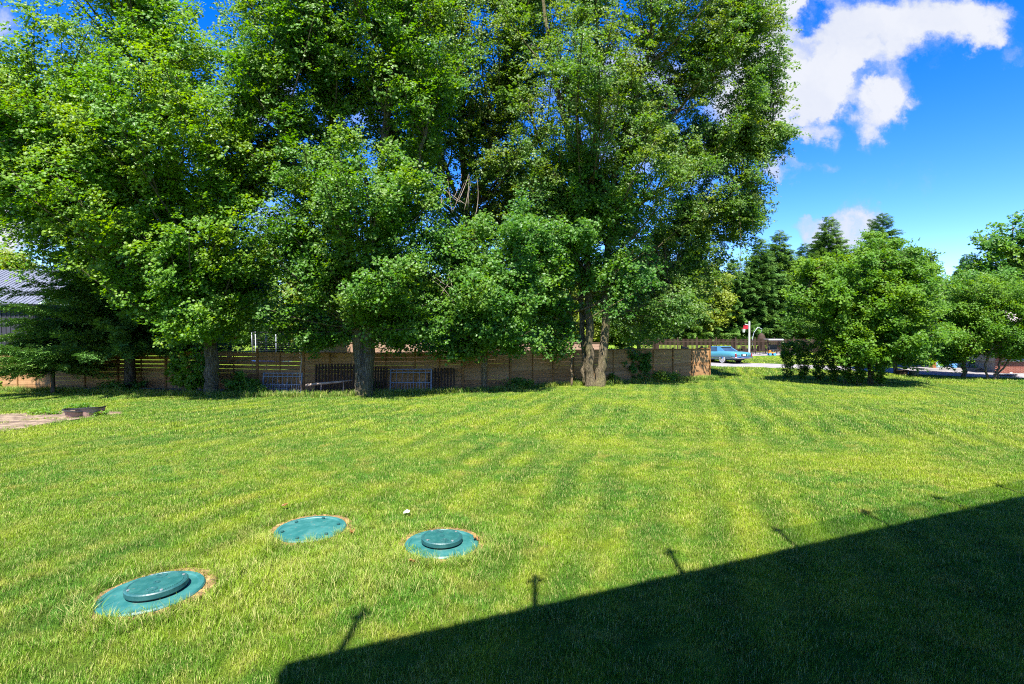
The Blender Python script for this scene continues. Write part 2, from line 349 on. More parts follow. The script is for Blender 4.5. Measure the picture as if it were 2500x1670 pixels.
def spray(L=.5, n=46, w=.012, nl=.06):
    # a flat conifer spray along +X, drooping a little: side shoots clothed in needles
    vs = []; fs = []
    for i in range(n):
        t = rng.random(); side = rng.choice((-1, 1)); off = rng.random()*(1-t)*.42*L
        bx_, by_ = t*L+off*.7, side*off; bz = -.10*L*t*t + rng.normal(0, .012)
        a = side*R(rng.uniform(15, 65)); l = nl*rng.uniform(.8, 1.5); dx, dy, dz = math.cos(a)*l, math.sin(a)*l, rng.uniform(-.3, .55)*l
        px_, py_ = -math.sin(a)*w, math.cos(a)*w; b = len(vs)
        vs += [(bx_-px_, by_-py_, bz), (bx_+px_, by_+py_, bz+w*.6), (bx_+dx*.6+px_, by_+dy*.6+py_, bz+dz*.7+w), (bx_+dx, by_+dy, bz+dz), (bx_+dx*.6-px_, by_+dy*.6-py_, bz+dz*.6)]
        fs.append((b, b+1, b+2, b+3, b+4))
    return vs, fs

def lean_rot(n, mean=30, sd=20):
    # sprigs turned at random about the vertical, then leaning towards the light (south)
    th = np.radians(rng.normal(mean, sd, n)); a = rng.random(n)*2*np.pi; ph = np.radians(rng.normal(0, 20, n))
    # R = Ry(ph) Rx(th) Rz(a)
    ca, sa, ct, st_, cp, sp_ = np.cos(a), np.sin(a), np.cos(th), np.sin(th), np.cos(ph), np.sin(ph)
    A = np.zeros((n, 3, 3)); B = np.zeros((n, 3, 3)); C = np.zeros((n, 3, 3))
    A[:,0,0]=ca; A[:,0,1]=-sa; A[:,1,0]=sa; A[:,1,1]=ca; A[:,2,2]=1
    B[:,0,0]=1; B[:,1,1]=ct; B[:,1,2]=-st_; B[:,2,1]=st_; B[:,2,2]=ct
    C[:,0,0]=cp; C[:,0,2]=sp_; C[:,1,1]=1; C[:,2,0]=-sp_; C[:,2,2]=cp
    Rm = C @ B @ A
    return np.stack([np.arctan2(Rm[:,2,1], Rm[:,2,2]), -np.arcsin(np.clip(Rm[:,2,0], -1, 1)), np.arctan2(Rm[:,1,0], Rm[:,0,0])], -1)
# ------------------------------------------------------------------ broadleaf trees
def bez(a, c, b, t): return a*(1-t)**2 + c*2*t*(1-t) + b*t*t
def broadleaf(name, label, base, stems, lobes, lm, bm, leaf=.13, nl=20, srad=.34, boughs=300, per=40, cat='tree', outline=LEAF, up=.8, zmin=2.2, limb=.045, spread=.42, group=None, tilt=24, minr=0, inner=.3):
    base = Vector(base); root = thing(name, base, label, cat, group=group)
    wd = MB()
    S = []                                                   # stem polylines: list of (x,y,z,r) in world
    for st in stems:
        pts = [Vector(p[:3]) - base for p in st]; rr = [p[3] for p in st]
        # refine with gentle wander
        P = []; Q = []
        for i in range(len(pts)-1):
            m_ = 5
            for k in range(m_):
                t = k/m_; P.append(pts[i].lerp(pts[i+1], t) + Vector((rnd.gauss(0, .035), rnd.gauss(0, .035), 0))*(1 if i or k else 0)); Q.append(rr[i]*(1-t)+rr[i+1]*t)
        P.append(pts[-1]); Q.append(rr[-1]); S.append((P, Q)); 
        if Q[0] > .16 and P[0].z < .5: Q[0] *= 1.4; Q[1] *= 1.1
        wd.tube(P, Q, 14, wob=.06)
    vol = [l[1][0]*l[1][1]*l[1][2] for l in lobes]; wts = [v**.72*(l[2] if len(l) > 2 else 1) for v, l in zip(vol, lobes)]; tw = sum(wts)
    pos = []; rot = []; scl = []; tint = []
    for (lc, lr, *_), wt in zip(lobes, wts):
        for _ in range(max(2, int(boughs*wt/tw))):
            u = rng.normal(size=3); u /= np.linalg.norm(u); r = rng.random()**(1/4.5)*(1+(.16*abs(rng.normal()) if rng.random() < .4 and zmin > 1 else 0))
            tip = Vector((lc[0]+u[0]*r*lr[0], lc[1]+u[1]*r*lr[1], lc[2]+u[2]*r*lr[2])) - base
            if tip.z < (.4 if zmin > 1 else .04): tip.z = .4+rnd.random()*.4 if zmin > 1 else .04+rnd.random()*.06
            best = None
            for P, Q in S:
                for p, q in zip(P, Q):
                    if p.z < zmin and len(P) > 3: continue
                    hd = math.hypot(tip.x-p.x, tip.y-p.y); want = tip.z-up*hd
                    d = hd + abs(p.z-want)*.9 + rnd.random()*.8
                    if best is None or d < best[0]: best = (d, p, q)
            if best is None: best = (0, S[0][0][-1], S[0][1][-1])
            a = best[1]; L = (tip-a).length
            if L < (.3 if zmin > 1 else .05): continue
            c = a.lerp(tip, .5) + Vector((rnd.gauss(0, .08)*L, rnd.gauss(0, .08)*L, -.10*L if up > .3 else .12*L))
            n_ = 6; path = [bez(a, c, tip, i/n_) for i in range(n_+1)]; r0 = min(best[2]*.55, limb*(.35+L/6)+.012)
            wd.tube(path, [r0*(1-.86*i/n_)+.004 for i in range(n_+1)], 5, cap=False)
            sh = spread*(.6+.8*rnd.random())*min(1.4, .5+L/6); tt = rnd.random()*.5
            ns = int(per*rnd.uniform(.6, 1.35)*min(1.25, .45+L/5)); lo = inner if L > 2 else .2
            for k in range(ns):
                t = lo + (1-lo)*rng.random()**.65; p = bez(a, c, tip, t); f = sh*(1.15-.55*t)
                o = Vector(rng.normal(size=3))*f; o.z *= .62
                pos.append(p+o); rot.append((rng.normal(0, .28), rng.normal(0, .28), rng.random()*6.283)); scl.append(rng.uniform(.75, 1.25)); tint.append(min(1, max(0, tt+rng.random()*.5)))
    wd.build('trunk', bm, root)
    src = [sprig(nl, leaf, srad, outline, tilt) for _ in range(K)]
    scatter('crown', src, np.array([tuple(p) for p in pos]), lean_rot(len(pos)), np.array(scl), np.array(tint), lm, root, kind='stuff')
    return root
def dead_bits(root, twigs=(), clumps=()):
    b0 = root.location
    for px, py, D, sx, sy, n in twigs:
        for _ in range(n):
            a = W(px+rnd.uniform(-.7,.7)*sx, py+rnd.uniform(-.1,.9)*sy, D)-b0; e = W(px+rnd.uniform(-.8,1)*sx, py-rnd.uniform(.2,1)*sy, D+rnd.uniform(-.4,.4))-b0
            m_ = a.lerp(e, .5)+Vector((rnd.gauss(0,.12), 0, rnd.gauss(0,.1))); MB().tube([bez(a, m_, e, t/6) for t in range(7)], [.015-.002*t for t in range(7)], 5).build('dead_branch', M_twig, root)
    for px, py, D, r_, n in clumps:
        c = W(px, py, D)-b0; P = np.array([tuple(c)])+rng.normal(size=(n,3))*r_*np.array((.6,.5,.8))
        scatter('dead_leaves', [sprig(10, .11, .2) for _ in range(K)], P, lean_rot(n), rng.uniform(.7,1.2,n), rng.random(n), M_deadleaf, root, kind='stuff')
def lobe(px, py, D, rx, rz, ry=None, wt=1.0):
    c = W(px, py, D); return (c, (rx*D/F, ry if ry else max(2.2, rx*D/F*.85), rz*D/F), wt)
def stem(*pts):                                              # (px, py, D, r)
    return [(*W(a, b, d), r) for a, b, d, r in pts]

# big left maple
b = G(516, 967); D = b.y
T1 = broadleaf('maple_tree', 'large bright green maple at the left, one thick trunk, crown reaching the picture edge', b,
  [[(b.x,b.y,b.z-.1,.27),(b.x,b.y,1.2,.25),*stem((508,700,D,.22),(470,560,D+.3,.2),(420,380,D+.2,.15),(360,180,D,.1),(330,20,D,.04))],
   stem((500,680,D,.18),(560,520,D,.14),(600,380,D+.4,.09),(610,260,D+.6,.03)), stem((490,640,D,.17),(380,500,D-1,.12),(220,380,D-1.4,.08),(90,260,D-1.5,.03)),
   stem((470,560,D+.3,.1),(300,420,D+1.5,.08),(200,200,D+1.4,.03))],
  [lobe(340,110,D,165,165,4.2,1.1), lobe(320,-40,D+.5,110,90,3), lobe(140,330,D-1,215,180,3.8,1.2), lobe(430,330,D-1,200,180,4,1.2), lobe(250,500,D-1.2,240,110,3.6,1.1), lobe(25,200,D-.5,110,100,2.5), lobe(-30,400,D-1,110,150,3),
   lobe(600,330,D+.3,90,160,2.6,.9), lobe(520,560,D-.5,170,110,3.2,1.1), lobe(485,760,D-1.6,100,70,1.8), lobe(560,690,D,120,80,2.5), lobe(80,560,D-1,120,70,2.2,.8), lobe(575,190,D,30,80,1.2,.6), lobe(330,640,D-2,150,55,2,.9), lobe(160,640,D-2,110,40,2,.8), lobe(420,720,D-2,60,60,1.5,.8)],
  M_leaf_bright, M_bark_g, leaf=.105, boughs=720, per=26, limb=.035, zmin=2.4)
# forked maple, left of the middle
b = G(888, 966); D = b.y
T2 = broadleaf('maple_tree', 'tall maple with a thick forked trunk beside the leaning log, left of the middle', b,
  [[(b.x-.10,b.y,b.z-.1,.29),(b.x-.11,b.y,.9,.27),*stem((874,800,D,.21),(858,640,D,.18),(830,420,D+.2,.15),(800,200,D+.3,.11),(790,-60,D,.08),(780,-200,D,.03))],
   [(b.x+.12,b.y,b.z-.1,.28),(b.x+.11,b.y,.9,.27),*stem((905,790,D,.21),(918,640,D,.17),(930,420,D,.16),(960,200,D,.12),(960,-60,D,.08),(950,-200,D,.03))],
   stem((850,640,D,.15),(760,480,D-.6,.11),(690,330,D-1,.07),(660,200,D-1,.03)), stem((930,560,D,.12),(1020,400,D-.4,.09),(1060,240,D-.4,.04))],
  [lobe(830,40,D+.3,200,190,4,1.0), lobe(680,250,D-.2,110,190,3.2,.9), lobe(980,130,D+.6,160,230,3.6,1.0), lobe(850,-150,D,230,120,4,.6), lobe(890,440,D-1.6,135,105,2.6,1.35), lobe(700,500,D-.3,100,110,2.6,.8),
   lobe(900,660,D-1,170,90,3,.95), lobe(1010,770,D-.8,95,55,1.8,1.1), lobe(760,640,D,110,90,2.4,.9), lobe(690,770,D,90,60,2,.8), lobe(640,90,D+.5,85,120,2,.9), lobe(780,330,D+.6,120,120,2.8,.9), lobe(1015,430,D+.4,80,120,2.4,.9), lobe(1000,590,D+.4,80,80,2.2,.7), lobe(960,838,D-.2,60,26,1.1,1.0), lobe(780,835,D+.6,60,34,1.4,1.0)],
  M_leaf_mid, M_bark_g, leaf=.105, boughs=720, per=26, limb=.04, zmin=2.8)
dead_bits(T1, [(400,340,19.6,22,40,3)], [(188,480,20.0,.3,9),(178,520,20.0,.25,7)])
dead_bits(T2, [(1120,480,22.4,60,55,11),(1085,700,21.6,45,50,4),(790,520,21.2,60,22,3)])
# slim understorey maple
b = G(1180, 955); D = b.y
broadleaf('maple_tree', 'small maple with a slim twisting pale trunk in front of the wooden fence', b,
  [[(b.x,b.y,b.z-.1,.15),(b.x+.05,b.y,.7,.13),*stem((1181,880,D,.12),(1172,800,D,.14),(1165,775,D,.13),(1160,700,D,.08),(1140,560,D,.03))], stem((1181,870,D,.1),(1188,800,D,.09),(1215,700,D,.06),(1260,580,D,.03))],
  [lobe(1190,710,D-.8,150,80,2.4,1.2), lobe(1095,640,D-.5,95,90,2,1), lobe(1270,600,D-.6,110,130,2.4,1.1), lobe(1240,800,D-.8,75,34,1.4), lobe(1110,760,D-.8,70,40,1.4), lobe(1060,836,D-.3,65,28,1.2,1.3), lobe(1160,840,D-.2,45,24,1,.9), lobe(1300,830,D,50,34,1.2,1)],
  M_leaf_blue, M_bark_t, leaf=.12, boughs=200, per=22, limb=.03, zmin=1.9, up=.4, tilt=26)
# tall maple behind the fence
b = at(1150, 29.5); D = b.y
broadleaf('maple_tree', 'tall slender maple behind the fence in the middle, with thin upright stems', b,
  [[(b.x,b.y,b.z-.1,.3),(b.x,b.y,2.5,.25),*stem((1140,500,D,.2),(1120,250,D,.14),(1100,0,D,.08),(1090,-160,D,.03))], stem((1140,600,D,.15),(1200,350,D,.11),(1240,100,D,.07),(1260,-140,D,.03)), stem((1140,540,D,.12),(1060,330,D,.09),(1020,120,D,.04))],
  [lobe(1150,120,D,190,230,4.2,1), lobe(1200,-120,D,240,110,4,.7), lobe(1230,380,D,120,150,3.4,.8), lobe(1060,330,D,100,150,3,.6), lobe(1120,560,D,130,80,3,.5)],
  M_leaf_silver, M_bark_s, leaf=.12, boughs=430, per=24, limb=.05, zmin=3.5)
# many-stemmed silver maple
b = G(1455, 944); D = b.y
broadleaf('silver_maple_tree', 'huge many-stemmed silver maple right of the middle, twin trunks rising from the fence line', b,
  [[(b.x-.24,b.y,b.z-.1,.24),(b.x-.30,b.y,1,.20),*stem((1437,760,D,.185),(1432,600,D,.17),(1400,400,D,.16),(1350,180,D,.11),(1320,-40,D,.06),(1310,-160,D,.03))],
   [(b.x+.12,b.y-.05,b.z-.1,.26),(b.x+.30,b.y,1,.22),*stem((1480,760,D,.18),(1484,600,D,.16),(1500,420,D,.16),(1560,220,D,.11),(1610,0,D,.07),(1640,-160,D,.03))],
   [(b.x-.42,b.y+.3,b.z+.1,.16),(b.x-.55,b.y+.3,1,.14),*stem((1418,700,D+.3,.12),(1395,560,D+.3,.13),(1330,400,D+.3,.09),(1290,250,D+.3,.04))],
   stem((1480,600,D,.13),(1530,420,D,.1),(1680,240,D+1.6,.07),(1760,60,D+2.4,.03)), stem((1432,620,D,.12),(1450,400,D,.1),(1460,160,D,.07),(1450,-100,D,.03)),
   stem((1490,560,D,.1),(1600,470,D-.4,.08),(1740,390,D+2.4,.06),(1880,320,D+3,.03)), stem((1440,560,D+.3,.1),(1410,330,D+.4,.08),(1400,80,D+.3,.04)), stem((1480,700,D,.1),(1560,640,D+1.4,.07),(1660,560,D+3,.03))],
  [lobe(1540,60,D+1.4,290,170,4.2,1), lobe(1560,-120,D+1.4,300,110,4,.6), lobe(1700,240,D+2.6,150,170,3.4,1.1), lobe(1440,260,D-.6,190,150,4.2,.8), lobe(1750,440,D+3.4,110,120,2.8,1.15), lobe(1845,350,D+3.0,95,50,1.7,3.2),
   lobe(1840,70,D+2.6,75,110,2.2,2.2), lobe(1800,560,D+3.4,60,60,1.8,1.6), lobe(1590,440,D+1,160,120,4,.8), lobe(1660,640,D+3.6,110,110,2.2,1.2), lobe(1600,760,D+1.6,120,75,2.2,1.2), lobe(1330,480,D,70,120,2.6,.9), lobe(1590,850,D+.4,45,30,1.0,.7)],
  M_leaf_silver, M_bark_s, leaf=.105, boughs=860, per=26, limb=.04, zmin=3.2)
# lower yellow-green maple in front of the silver maple's crown
b = at(1395, 25.6); D = b.y
broadleaf('maple_tree', 'young bright maple leafing low in front of the silver maple, left of its twin trunks', b,
  [[(b.x,b.y,b.z-.1,.05),(b.x,b.y,1.6,.05),*stem((1392,700,D,.05),(1400,560,D,.05),(1420,450,D,.02))]],
  [lobe(1420,450,D,125,70,2.6,1.2), lobe(1360,570,D,120,95,2.6,1.1), lobe(1310,690,D,90,80,2.2,1), lobe(1530,650,D-.3,65,80,1.6,1), lobe(1340,800,D,65,50,1.5,1.1), lobe(1500,510,D,130,60,2,.9)],
  M_leaf_blue, M_bark_t, leaf=.12, boughs=200, per=24, limb=.03, zmin=1.5, up=.5, tilt=28)
# right: norway maple
b = G(2127, 941); D = b.y
broadleaf('maple_tree', 'rounded dark green maple behind the clipped shrubs at the right, short dark trunk', b,
  [[(b.x,b.y,b.z-.1,.16),(b.x,b.y,1.2,.14),*stem((2122,780,D,.12),(2130,680,D,.08),(2140,590,D,.03))], stem((2122,790,D,.07),(2040,720,D,.05),(1980,660,D,.02)), stem((2122,790,D,.07),(2190,720,D,.05),(2240,660,D,.02))],
  [lobe(2130,630,D,95,60,2.4,1.1), lobe(2090,700,D,150,90,3.2,1.3), lobe(2200,720,D,110,90,2.8,1.2), lobe(2020,760,D,100,60,2.4,1.1), lobe(2140,800,D-.3,140,60,2.8,1.2), lobe(2240,800,D,60,60,1.8,1), lobe(1970,700,D,55,50,1.6,.8), lobe(2000,650,D,45,35,1.4,.6), lobe(2150,590,D,45,34,1.3,.8), lobe(2060,855,D-.2,105,30,2,.8), lobe(2200,860,D-.2,80,32,2,.8)],
  M_leaf_hedge, M_bark_s, leaf=.12, boughs=280, per=24, limb=.03, zmin=1.6, up=.35, tilt=25)
b = G(2186, 914); D = b.y
broadleaf('maple_tree', 'thin-trunked tree by the driveway just right of the dark maple trunk', b,
  [[(b.x,b.y,b.z-.1,.14),(b.x,b.y,1.5,.1),*stem((2184,800,D,.09),(2210,700,D,.05),(2230,640,D,.02))]],
  [lobe(2230,700,D,70,60,2,1), lobe(2180,800,D,60,50,1.8,1)], M_leaf_far, M_bark_s, leaf=.16, boughs=50, per=36, zmin=1.8, up=.4)
# right: multi-stem shrub tree
b = G(2425, 929); D = b.y
broadleaf('shrub_tree', 'leaning many-stemmed shrub tree at the right edge beside the driveway', b,
  [[(b.x-.3,b.y,b.z-.1,.06),*stem((2405,890,D,.06),(2425,830,D,.05),(2440,740,D,.02))], [(b.x,b.y,b.z-.1,.07),*stem((2440,890,D,.06),(2470,820,D,.05),(2500,740,D,.02))],
   [(b.x+.2,b.y+.1,b.z-.1,.06),*stem((2450,900,D,.05),(2480,860,D,.04),(2530,790,D,.02))]],
  [lobe(2420,720,D,95,60,2.2,1.2), lobe(2490,740,D,90,90,2.4,1.2), lobe(2340,790,D,60,60,1.8,1), lobe(2440,820,D,90,45,2,1), lobe(2520,830,D,50,50,1.5,1)],
  M_leaf_hedge, M_bark_t, leaf=.10, nl=18, boughs=200, per=26, limb=.02, zmin=1.3, up=.6)
b = G(2354, 924); D = b.y
broadleaf('shrub_tree', 'pale leaved shrub tree with one dark trunk standing left of the leaning stems', b,
  [[(b.x,b.y,b.z-.1,.13),(b.x,b.y,1,.1),*stem((2350,810,D,.08),(2355,740,D,.03))]],
  [lobe(2350,770,D,75,65,2,1.2), lobe(2290,840,D-.3,60,42,1.6,1), lobe(2370,690,D,60,40,1.5,.8), lobe(2280,770,D,40,40,1.2,.7)],
  M_leaf_blue, M_bark_s, leaf=.11, nl=18, boughs=140, per=24, limb=.02, zmin=.9, up=.4, tilt=26)
# clipped shrubs along the crest
hs_px = [(1925,927,1.0),(1962,930,.8),(1999,934,.75),(2034,936,.8),(2066,939,.85),(2100,941,.8),(2150,943,.8)]
hlab = ['leafy upright shrub at the left end of the shrub row, nearest the blue car','second shrub from the left in the row under the dark maple','third shrub from the left in the row under the dark maple','fourth shrub from the left in the row under the dark maple','fifth shrub from the left in the row under the dark maple','sixth shrub of the row, just left of the dark maple trunk','last shrub of the row, just right of the dark maple trunk']
for (px, py, s), lb in zip(hs_px, hlab):
    b = G(px, py); D = b.y; t = 812 if s == 1 else 855
    broadleaf('upright_shrub', lb, b, [[(b.x+dx*.1,b.y,b.z-.05,.02),(b.x+dx*.16,b.y+dx*.05,b.z+.6,.016),(b.x+dx*.28,b.y,b.z+1.3,.012),(b.x+dx*.3,b.y,b.z+2.2,.008)] for dx in (-1, 0, 1)],
      [(Vector((b.x,b.y,b.z+.62)),(.36,.36,.5),1.8),(Vector((b.x,b.y,b.z+1.5)),(.46,.45,.6),1.6),(Vector((b.x,b.y,b.z+2.2)),(.5,.5,.5),1.2)] + ([(Vector((b.x,b.y,b.z+1.95)),(.75,.6,.65),1.4)] if s == 1 else []),
      M_leaf_hedge, M_bark_t, leaf=.085, nl=8, srad=.14, boughs=80, per=17, zmin=.2, up=.9, limb=.008, spread=.13, cat='shrub', group='row of clipped shrubs under the maple', outline=OVAL)
# low plants by trunks and fence
for px, py, hh, r_, lb, mt_ in ((470,962,1.9,1.0,'young maple shoots growing low against the left thick trunk',M_leaf_bright),(1540,932,1.9,1.3,'dark bushy shrub against the fence right of the twin trunks',M_leaf_blue),(1045,948,1.3,.5,'small dark bush in front of the picket panels right of the iron railing',M_leaf_mid),(590,962,1.0,.8,'dark bush at the right foot of the left thick trunk',M_leaf_mid),(905,957,.6,.4,'sprout at the right foot of the forked trunk',M_leaf_mid),(1260,949,.5,.9,'low weeds along the fence foot between the slim and twin trunks',M_leaf_mid),(1625,932,.7,.7,'tall weeds at the foot of the sunlit fence end',M_leaf_bright),(1415,938,.55,.6,'low green sprouts at the left foot of the twin trunks',M_leaf_mid),(1480,936,.55,.6,'low green sprouts at the right foot of the twin trunks',M_leaf_mid),
        (68,946,.6,.35,'small weed against the sunlit boards at the far left',M_leaf_bright),(96,946,.7,.35,'second small weed against the sunlit boards',M_leaf_bright),(115,945,1.7,.28,'vine climbing the fence post at the left',M_leaf_yellow),(300,955,.5,1.2,'dark ground plants round the foot of the spruce',M_leaf_blue),(600,964,.4,.9,'pale low ivy at the right of the left thick trunk',M_leaf_blue),(10,950,.6,.5,'weed at the fence at the left picture edge',M_leaf_bright)):
    b = G(px, py)
    broadleaf('low_plant' if hh < 1.5 else 'bush', lb, b, [[(b.x+dx*.3*r_,b.y,b.z-.05,.012),(b.x+dx*.4*r_,b.y,b.z+.3*hh,.008),(b.x+dx*.6*r_,b.y,b.z+.5*hh,.005)] for dx in (-1, 0, 1)],
      [(Vector((b.x,b.y,b.z+hh*.55)),(r_,min(r_,.8),hh*.45),1)], mt_, M_bark_t, leaf=.11 if hh > .8 else .08, nl=8, srad=.16, boughs=int(14+26*r_*hh), per=14, zmin=.1, up=.9, limb=.006, spread=.14, cat='plant' if hh < 1.5 else 'bush')

# background broadleaf trees: (px, D, top py, half width px, low py, material, label)
bgt = [(760,45,650,60,810,M_leaf_yellow,'sunlit yellow-green tree seen beyond the fence, left of the forked trunk'),
       (560,52,600,110,800,M_leaf_far,'shaded leafy tree beyond the fence, right of the left thick trunk'),
       (20,60,610,70,690,M_leaf_yellow,'olive tree top rising behind the metal shed roof'),
       (980,60,640,120,810,M_leaf_far,'leafy tree far behind the fence, right of the forked trunk'),
       (1260,56,660,110,815,M_leaf_far,'leafy tree far behind the fence, behind the small twisting maple'),
       (1420,62,640,110,805,M_leaf_yellow,'light green tree far behind the twin trunks'),
       (1560,58,600,110,800,M_leaf_far,'leafy tree behind the fence right of the twin trunks'),
       (1735,71,640,60,790,M_leaf_yellow,'yellow-green small tree above the blue car'),
       (860,64,640,110,850,M_leaf_far,'leafy tree far beyond the neighbour fence, behind the forked trunk'),
       (1120,66,620,120,850,M_leaf_far,'leafy tree far beyond the neighbour fence, behind the leaning railing'),
       (1345,66,620,100,850,M_leaf_far,'leafy tree far beyond the neighbour fence, left of the twin trunks'),
       (420,66,560,140,850,M_leaf_far,'leafy tree far beyond the fence, left of the left thick trunk'),
       (650,70,560,120,850,M_leaf_far,'leafy tree far behind the trampoline'),
       (200,66,600,130,850,M_leaf_far,'leafy tree far behind the metal shed roof end'),
       (1480,72,620,110,850,M_leaf_far,'leafy tree far behind the silver maple trunks'),
       (2230,62,600,60,760,M_leaf_far,'flat-topped airy tree rising behind the right maple'),
       (2470,50,520,110,760,M_leaf_blue,'tall airy feathery tree at the right edge, above the shrub trees'),
       (2330,60,690,90,800,M_leaf_far,'low leafy tree behind the right shrub trees')]
for px, D, top, hw, low, mt_, lb in bgt:
    b = at(px, D); m_ = (top+low)/2; hh = (low-top)/2
    broadleaf('background_tree', lb, b, [[(b.x,b.y,b.z-.1,.2),*stem((px,low,D,.16),(px,m_,D,.1),(px,top+hh*.2,D,.03))]],
      [lobe(px,m_-hh*.25,D,hw*.8,hh*.75,None,1.2), lobe(px-hw*.45,m_+hh*.3,D,hw*.55,hh*.6), lobe(px+hw*.45,m_+hh*.3,D,hw*.55,hh*.6), lobe(px,low-hh*.2,D-1,hw*.7,hh*.35)],
      mt_, M_bark_s, leaf=.24, nl=9, srad=.5, boughs=150, per=22, zmin=1.5, up=.6, spread=.6)

# ------------------------------------------------------------------ spruces
def spruce(label, base, hgt, rad, mt_, low=.5, per=13, trunk_r=None, dens=1.0, name='spruce_tree', sp=.5, tipmin=.12):
    base = Vector(base); root = thing(name, base, label, 'tree'); wd = MB()
    tr = trunk_r or hgt*.014+.03
    wd.tube([(0,0,-.1),(0,0,hgt*.3),(rnd.gauss(0,.06),0,hgt*.7),(0,0,hgt)], [tr*1.25, tr*.9, tr*.45, .012], 10, wob=.05)
    pos = []; rot = []; scl = []; tint = []
    z = low
    while z < hgt-.15:
        q = 1-(z-low)/(hgt-low); L0 = rad*(q**.85)*rnd.uniform(.8, 1.12)+tipmin
        nb = max(4, int((5+4*q)*dens))
        a0 = rnd.random()*6.28
        for i in range(nb):
            a = a0+6.283*i/nb+rnd.gauss(0, .2); L = L0*rnd.uniform(.6, 1.18); d = Vector((math.cos(a), math.sin(a), 0)); zz = z+rnd.uniform(-.15, .15)
            rise = -.12-.28*q if q > .15 else .5
            P = [Vector((0,0,zz)) + d*(L*t) + Vector((0,0,L*(rise*t + (.26*t*t if q > .15 else 0)))) for t in (0,.25,.5,.75,1)]
            wd.tube(P, [.012+.006*L, .01+.004*L, .01, .007, .004], 4, cap=False)
            n = max(5, int(per*L/1.4))
            for k in range(n):
                t = .12+.88*(k+rnd.random())/n; j = min(3, int(t*4)); p = P[j].lerp(P[j+1], t*4-j)
                side = rnd.choice((-1, 1)); ang = a + side*rnd.uniform(.15, 1.0)*(1.15-t)
                pos.append(p+Vector((0,0,rnd.gauss(0,.03)))); rot.append((rnd.gauss(0, .3), rnd.gauss(.12, .18), ang)); scl.append((sp/.5)*rnd.uniform(.7, 1.2)*(1.1-.35*t)*(.30+.70*min(1,(q/.45))**.8)); tint.append(min(1, max(0, .2+.5*t+rnd.gauss(0, .15))))
        z += max(.16, hgt*.027)*rnd.uniform(.85, 1.15)/max(.7, dens**.5)
    wd.build('trunk', M_bark_p, root)
    scatter('crown', [spray() for _ in range(K)], np.array([tuple(p) for p in pos]), np.array(rot), np.array(scl), np.array(tint), mt_, root, kind='stuff')
    return root
b = G(316, 953); spruce('dark old spruce at the left with drooping branches and a bare lower trunk', b, 10.2, 4.6, M_needle, 2.2, 16, .19, 1.25, sp=.75)
b = at(128, 22.6); spruce('smaller spruce at the left edge, its sunlit tips brushing the fence top', b, 3.7, 2.3, M_needle_pale, 1.2, 15, .07, 1.15, sp=.6)
for px, D, top, hw, mt_, lb in ((1857,73,578,62,M_needle,'spruce with a thin pointed top, leftmost of the tall row behind the picket fence'),(1902,75,560,80,M_needle_pale,'full pointed spruce, second from the left of the tall row behind the picket fence'),
        (1962,77,592,58,M_needle,'narrow dark spruce between the two fuller ones'),(2022,76,527,105,M_needle_pale,'tall broad spruce with a spiky top against the small cloud'),(2153,72,520,115,M_needle,'tallest bushy spruce peak rising straight behind the right maple'),
        (2358,78,619,48,M_needle,'slim distant spruce in the sky gap at the right'),(2300,80,700,60,M_needle,'short spruce at the foot of the sky gap'),(1672,73,600,85,M_needle_pale,'pale green spruce behind the fence end, left of the basketball pole'),(1790,74,640,85,M_needle,'bushy spruce just above the blue car'),(1600,76,560,90,M_needle,'tall spruce half hidden by the silver maple leaves'),(2410,75,640,70,M_needle,'dark spruce behind the feathery tree at the right')):
    b = at(px, D); h_ = H+(HZ-top)/F*D-b.z
    spruce(lb, b, h_, hw*1.18/F*D, mt_, 3.2, 26, None, 1.35, sp=1.15)

def woodland():
    P = []; rt = []; s_ = []; ti = []
    for px in np.arange(-400, 2900, 26):
        D = rng.uniform(118, 150); top = rng.uniform(735, 775); x = (px-CX)/F*D; hh = H+(HZ-top)/F*D; r_ = rng.uniform(3.5, 6)
        for _ in range(170):
            u = rng.normal(size=3); u /= np.linalg.norm(u); z = hh*.5+u[2]*hh*.5
            P.append((x+u[0]*r_, D+u[1]*r_, max(.3, z+.35))); s_.append(rng.uniform(.8, 1.5)); ti.append(rng.random())
    scatter('distant_woodland', [sprig(10, .75, 1.1) for _ in range(K)], np.array(P), lean_rot(len(P)), np.array(s_), np.array(ti), M_leaf_far, kind='stuff', label='far line of trees closing the horizon', cat='woodland')
woodland()
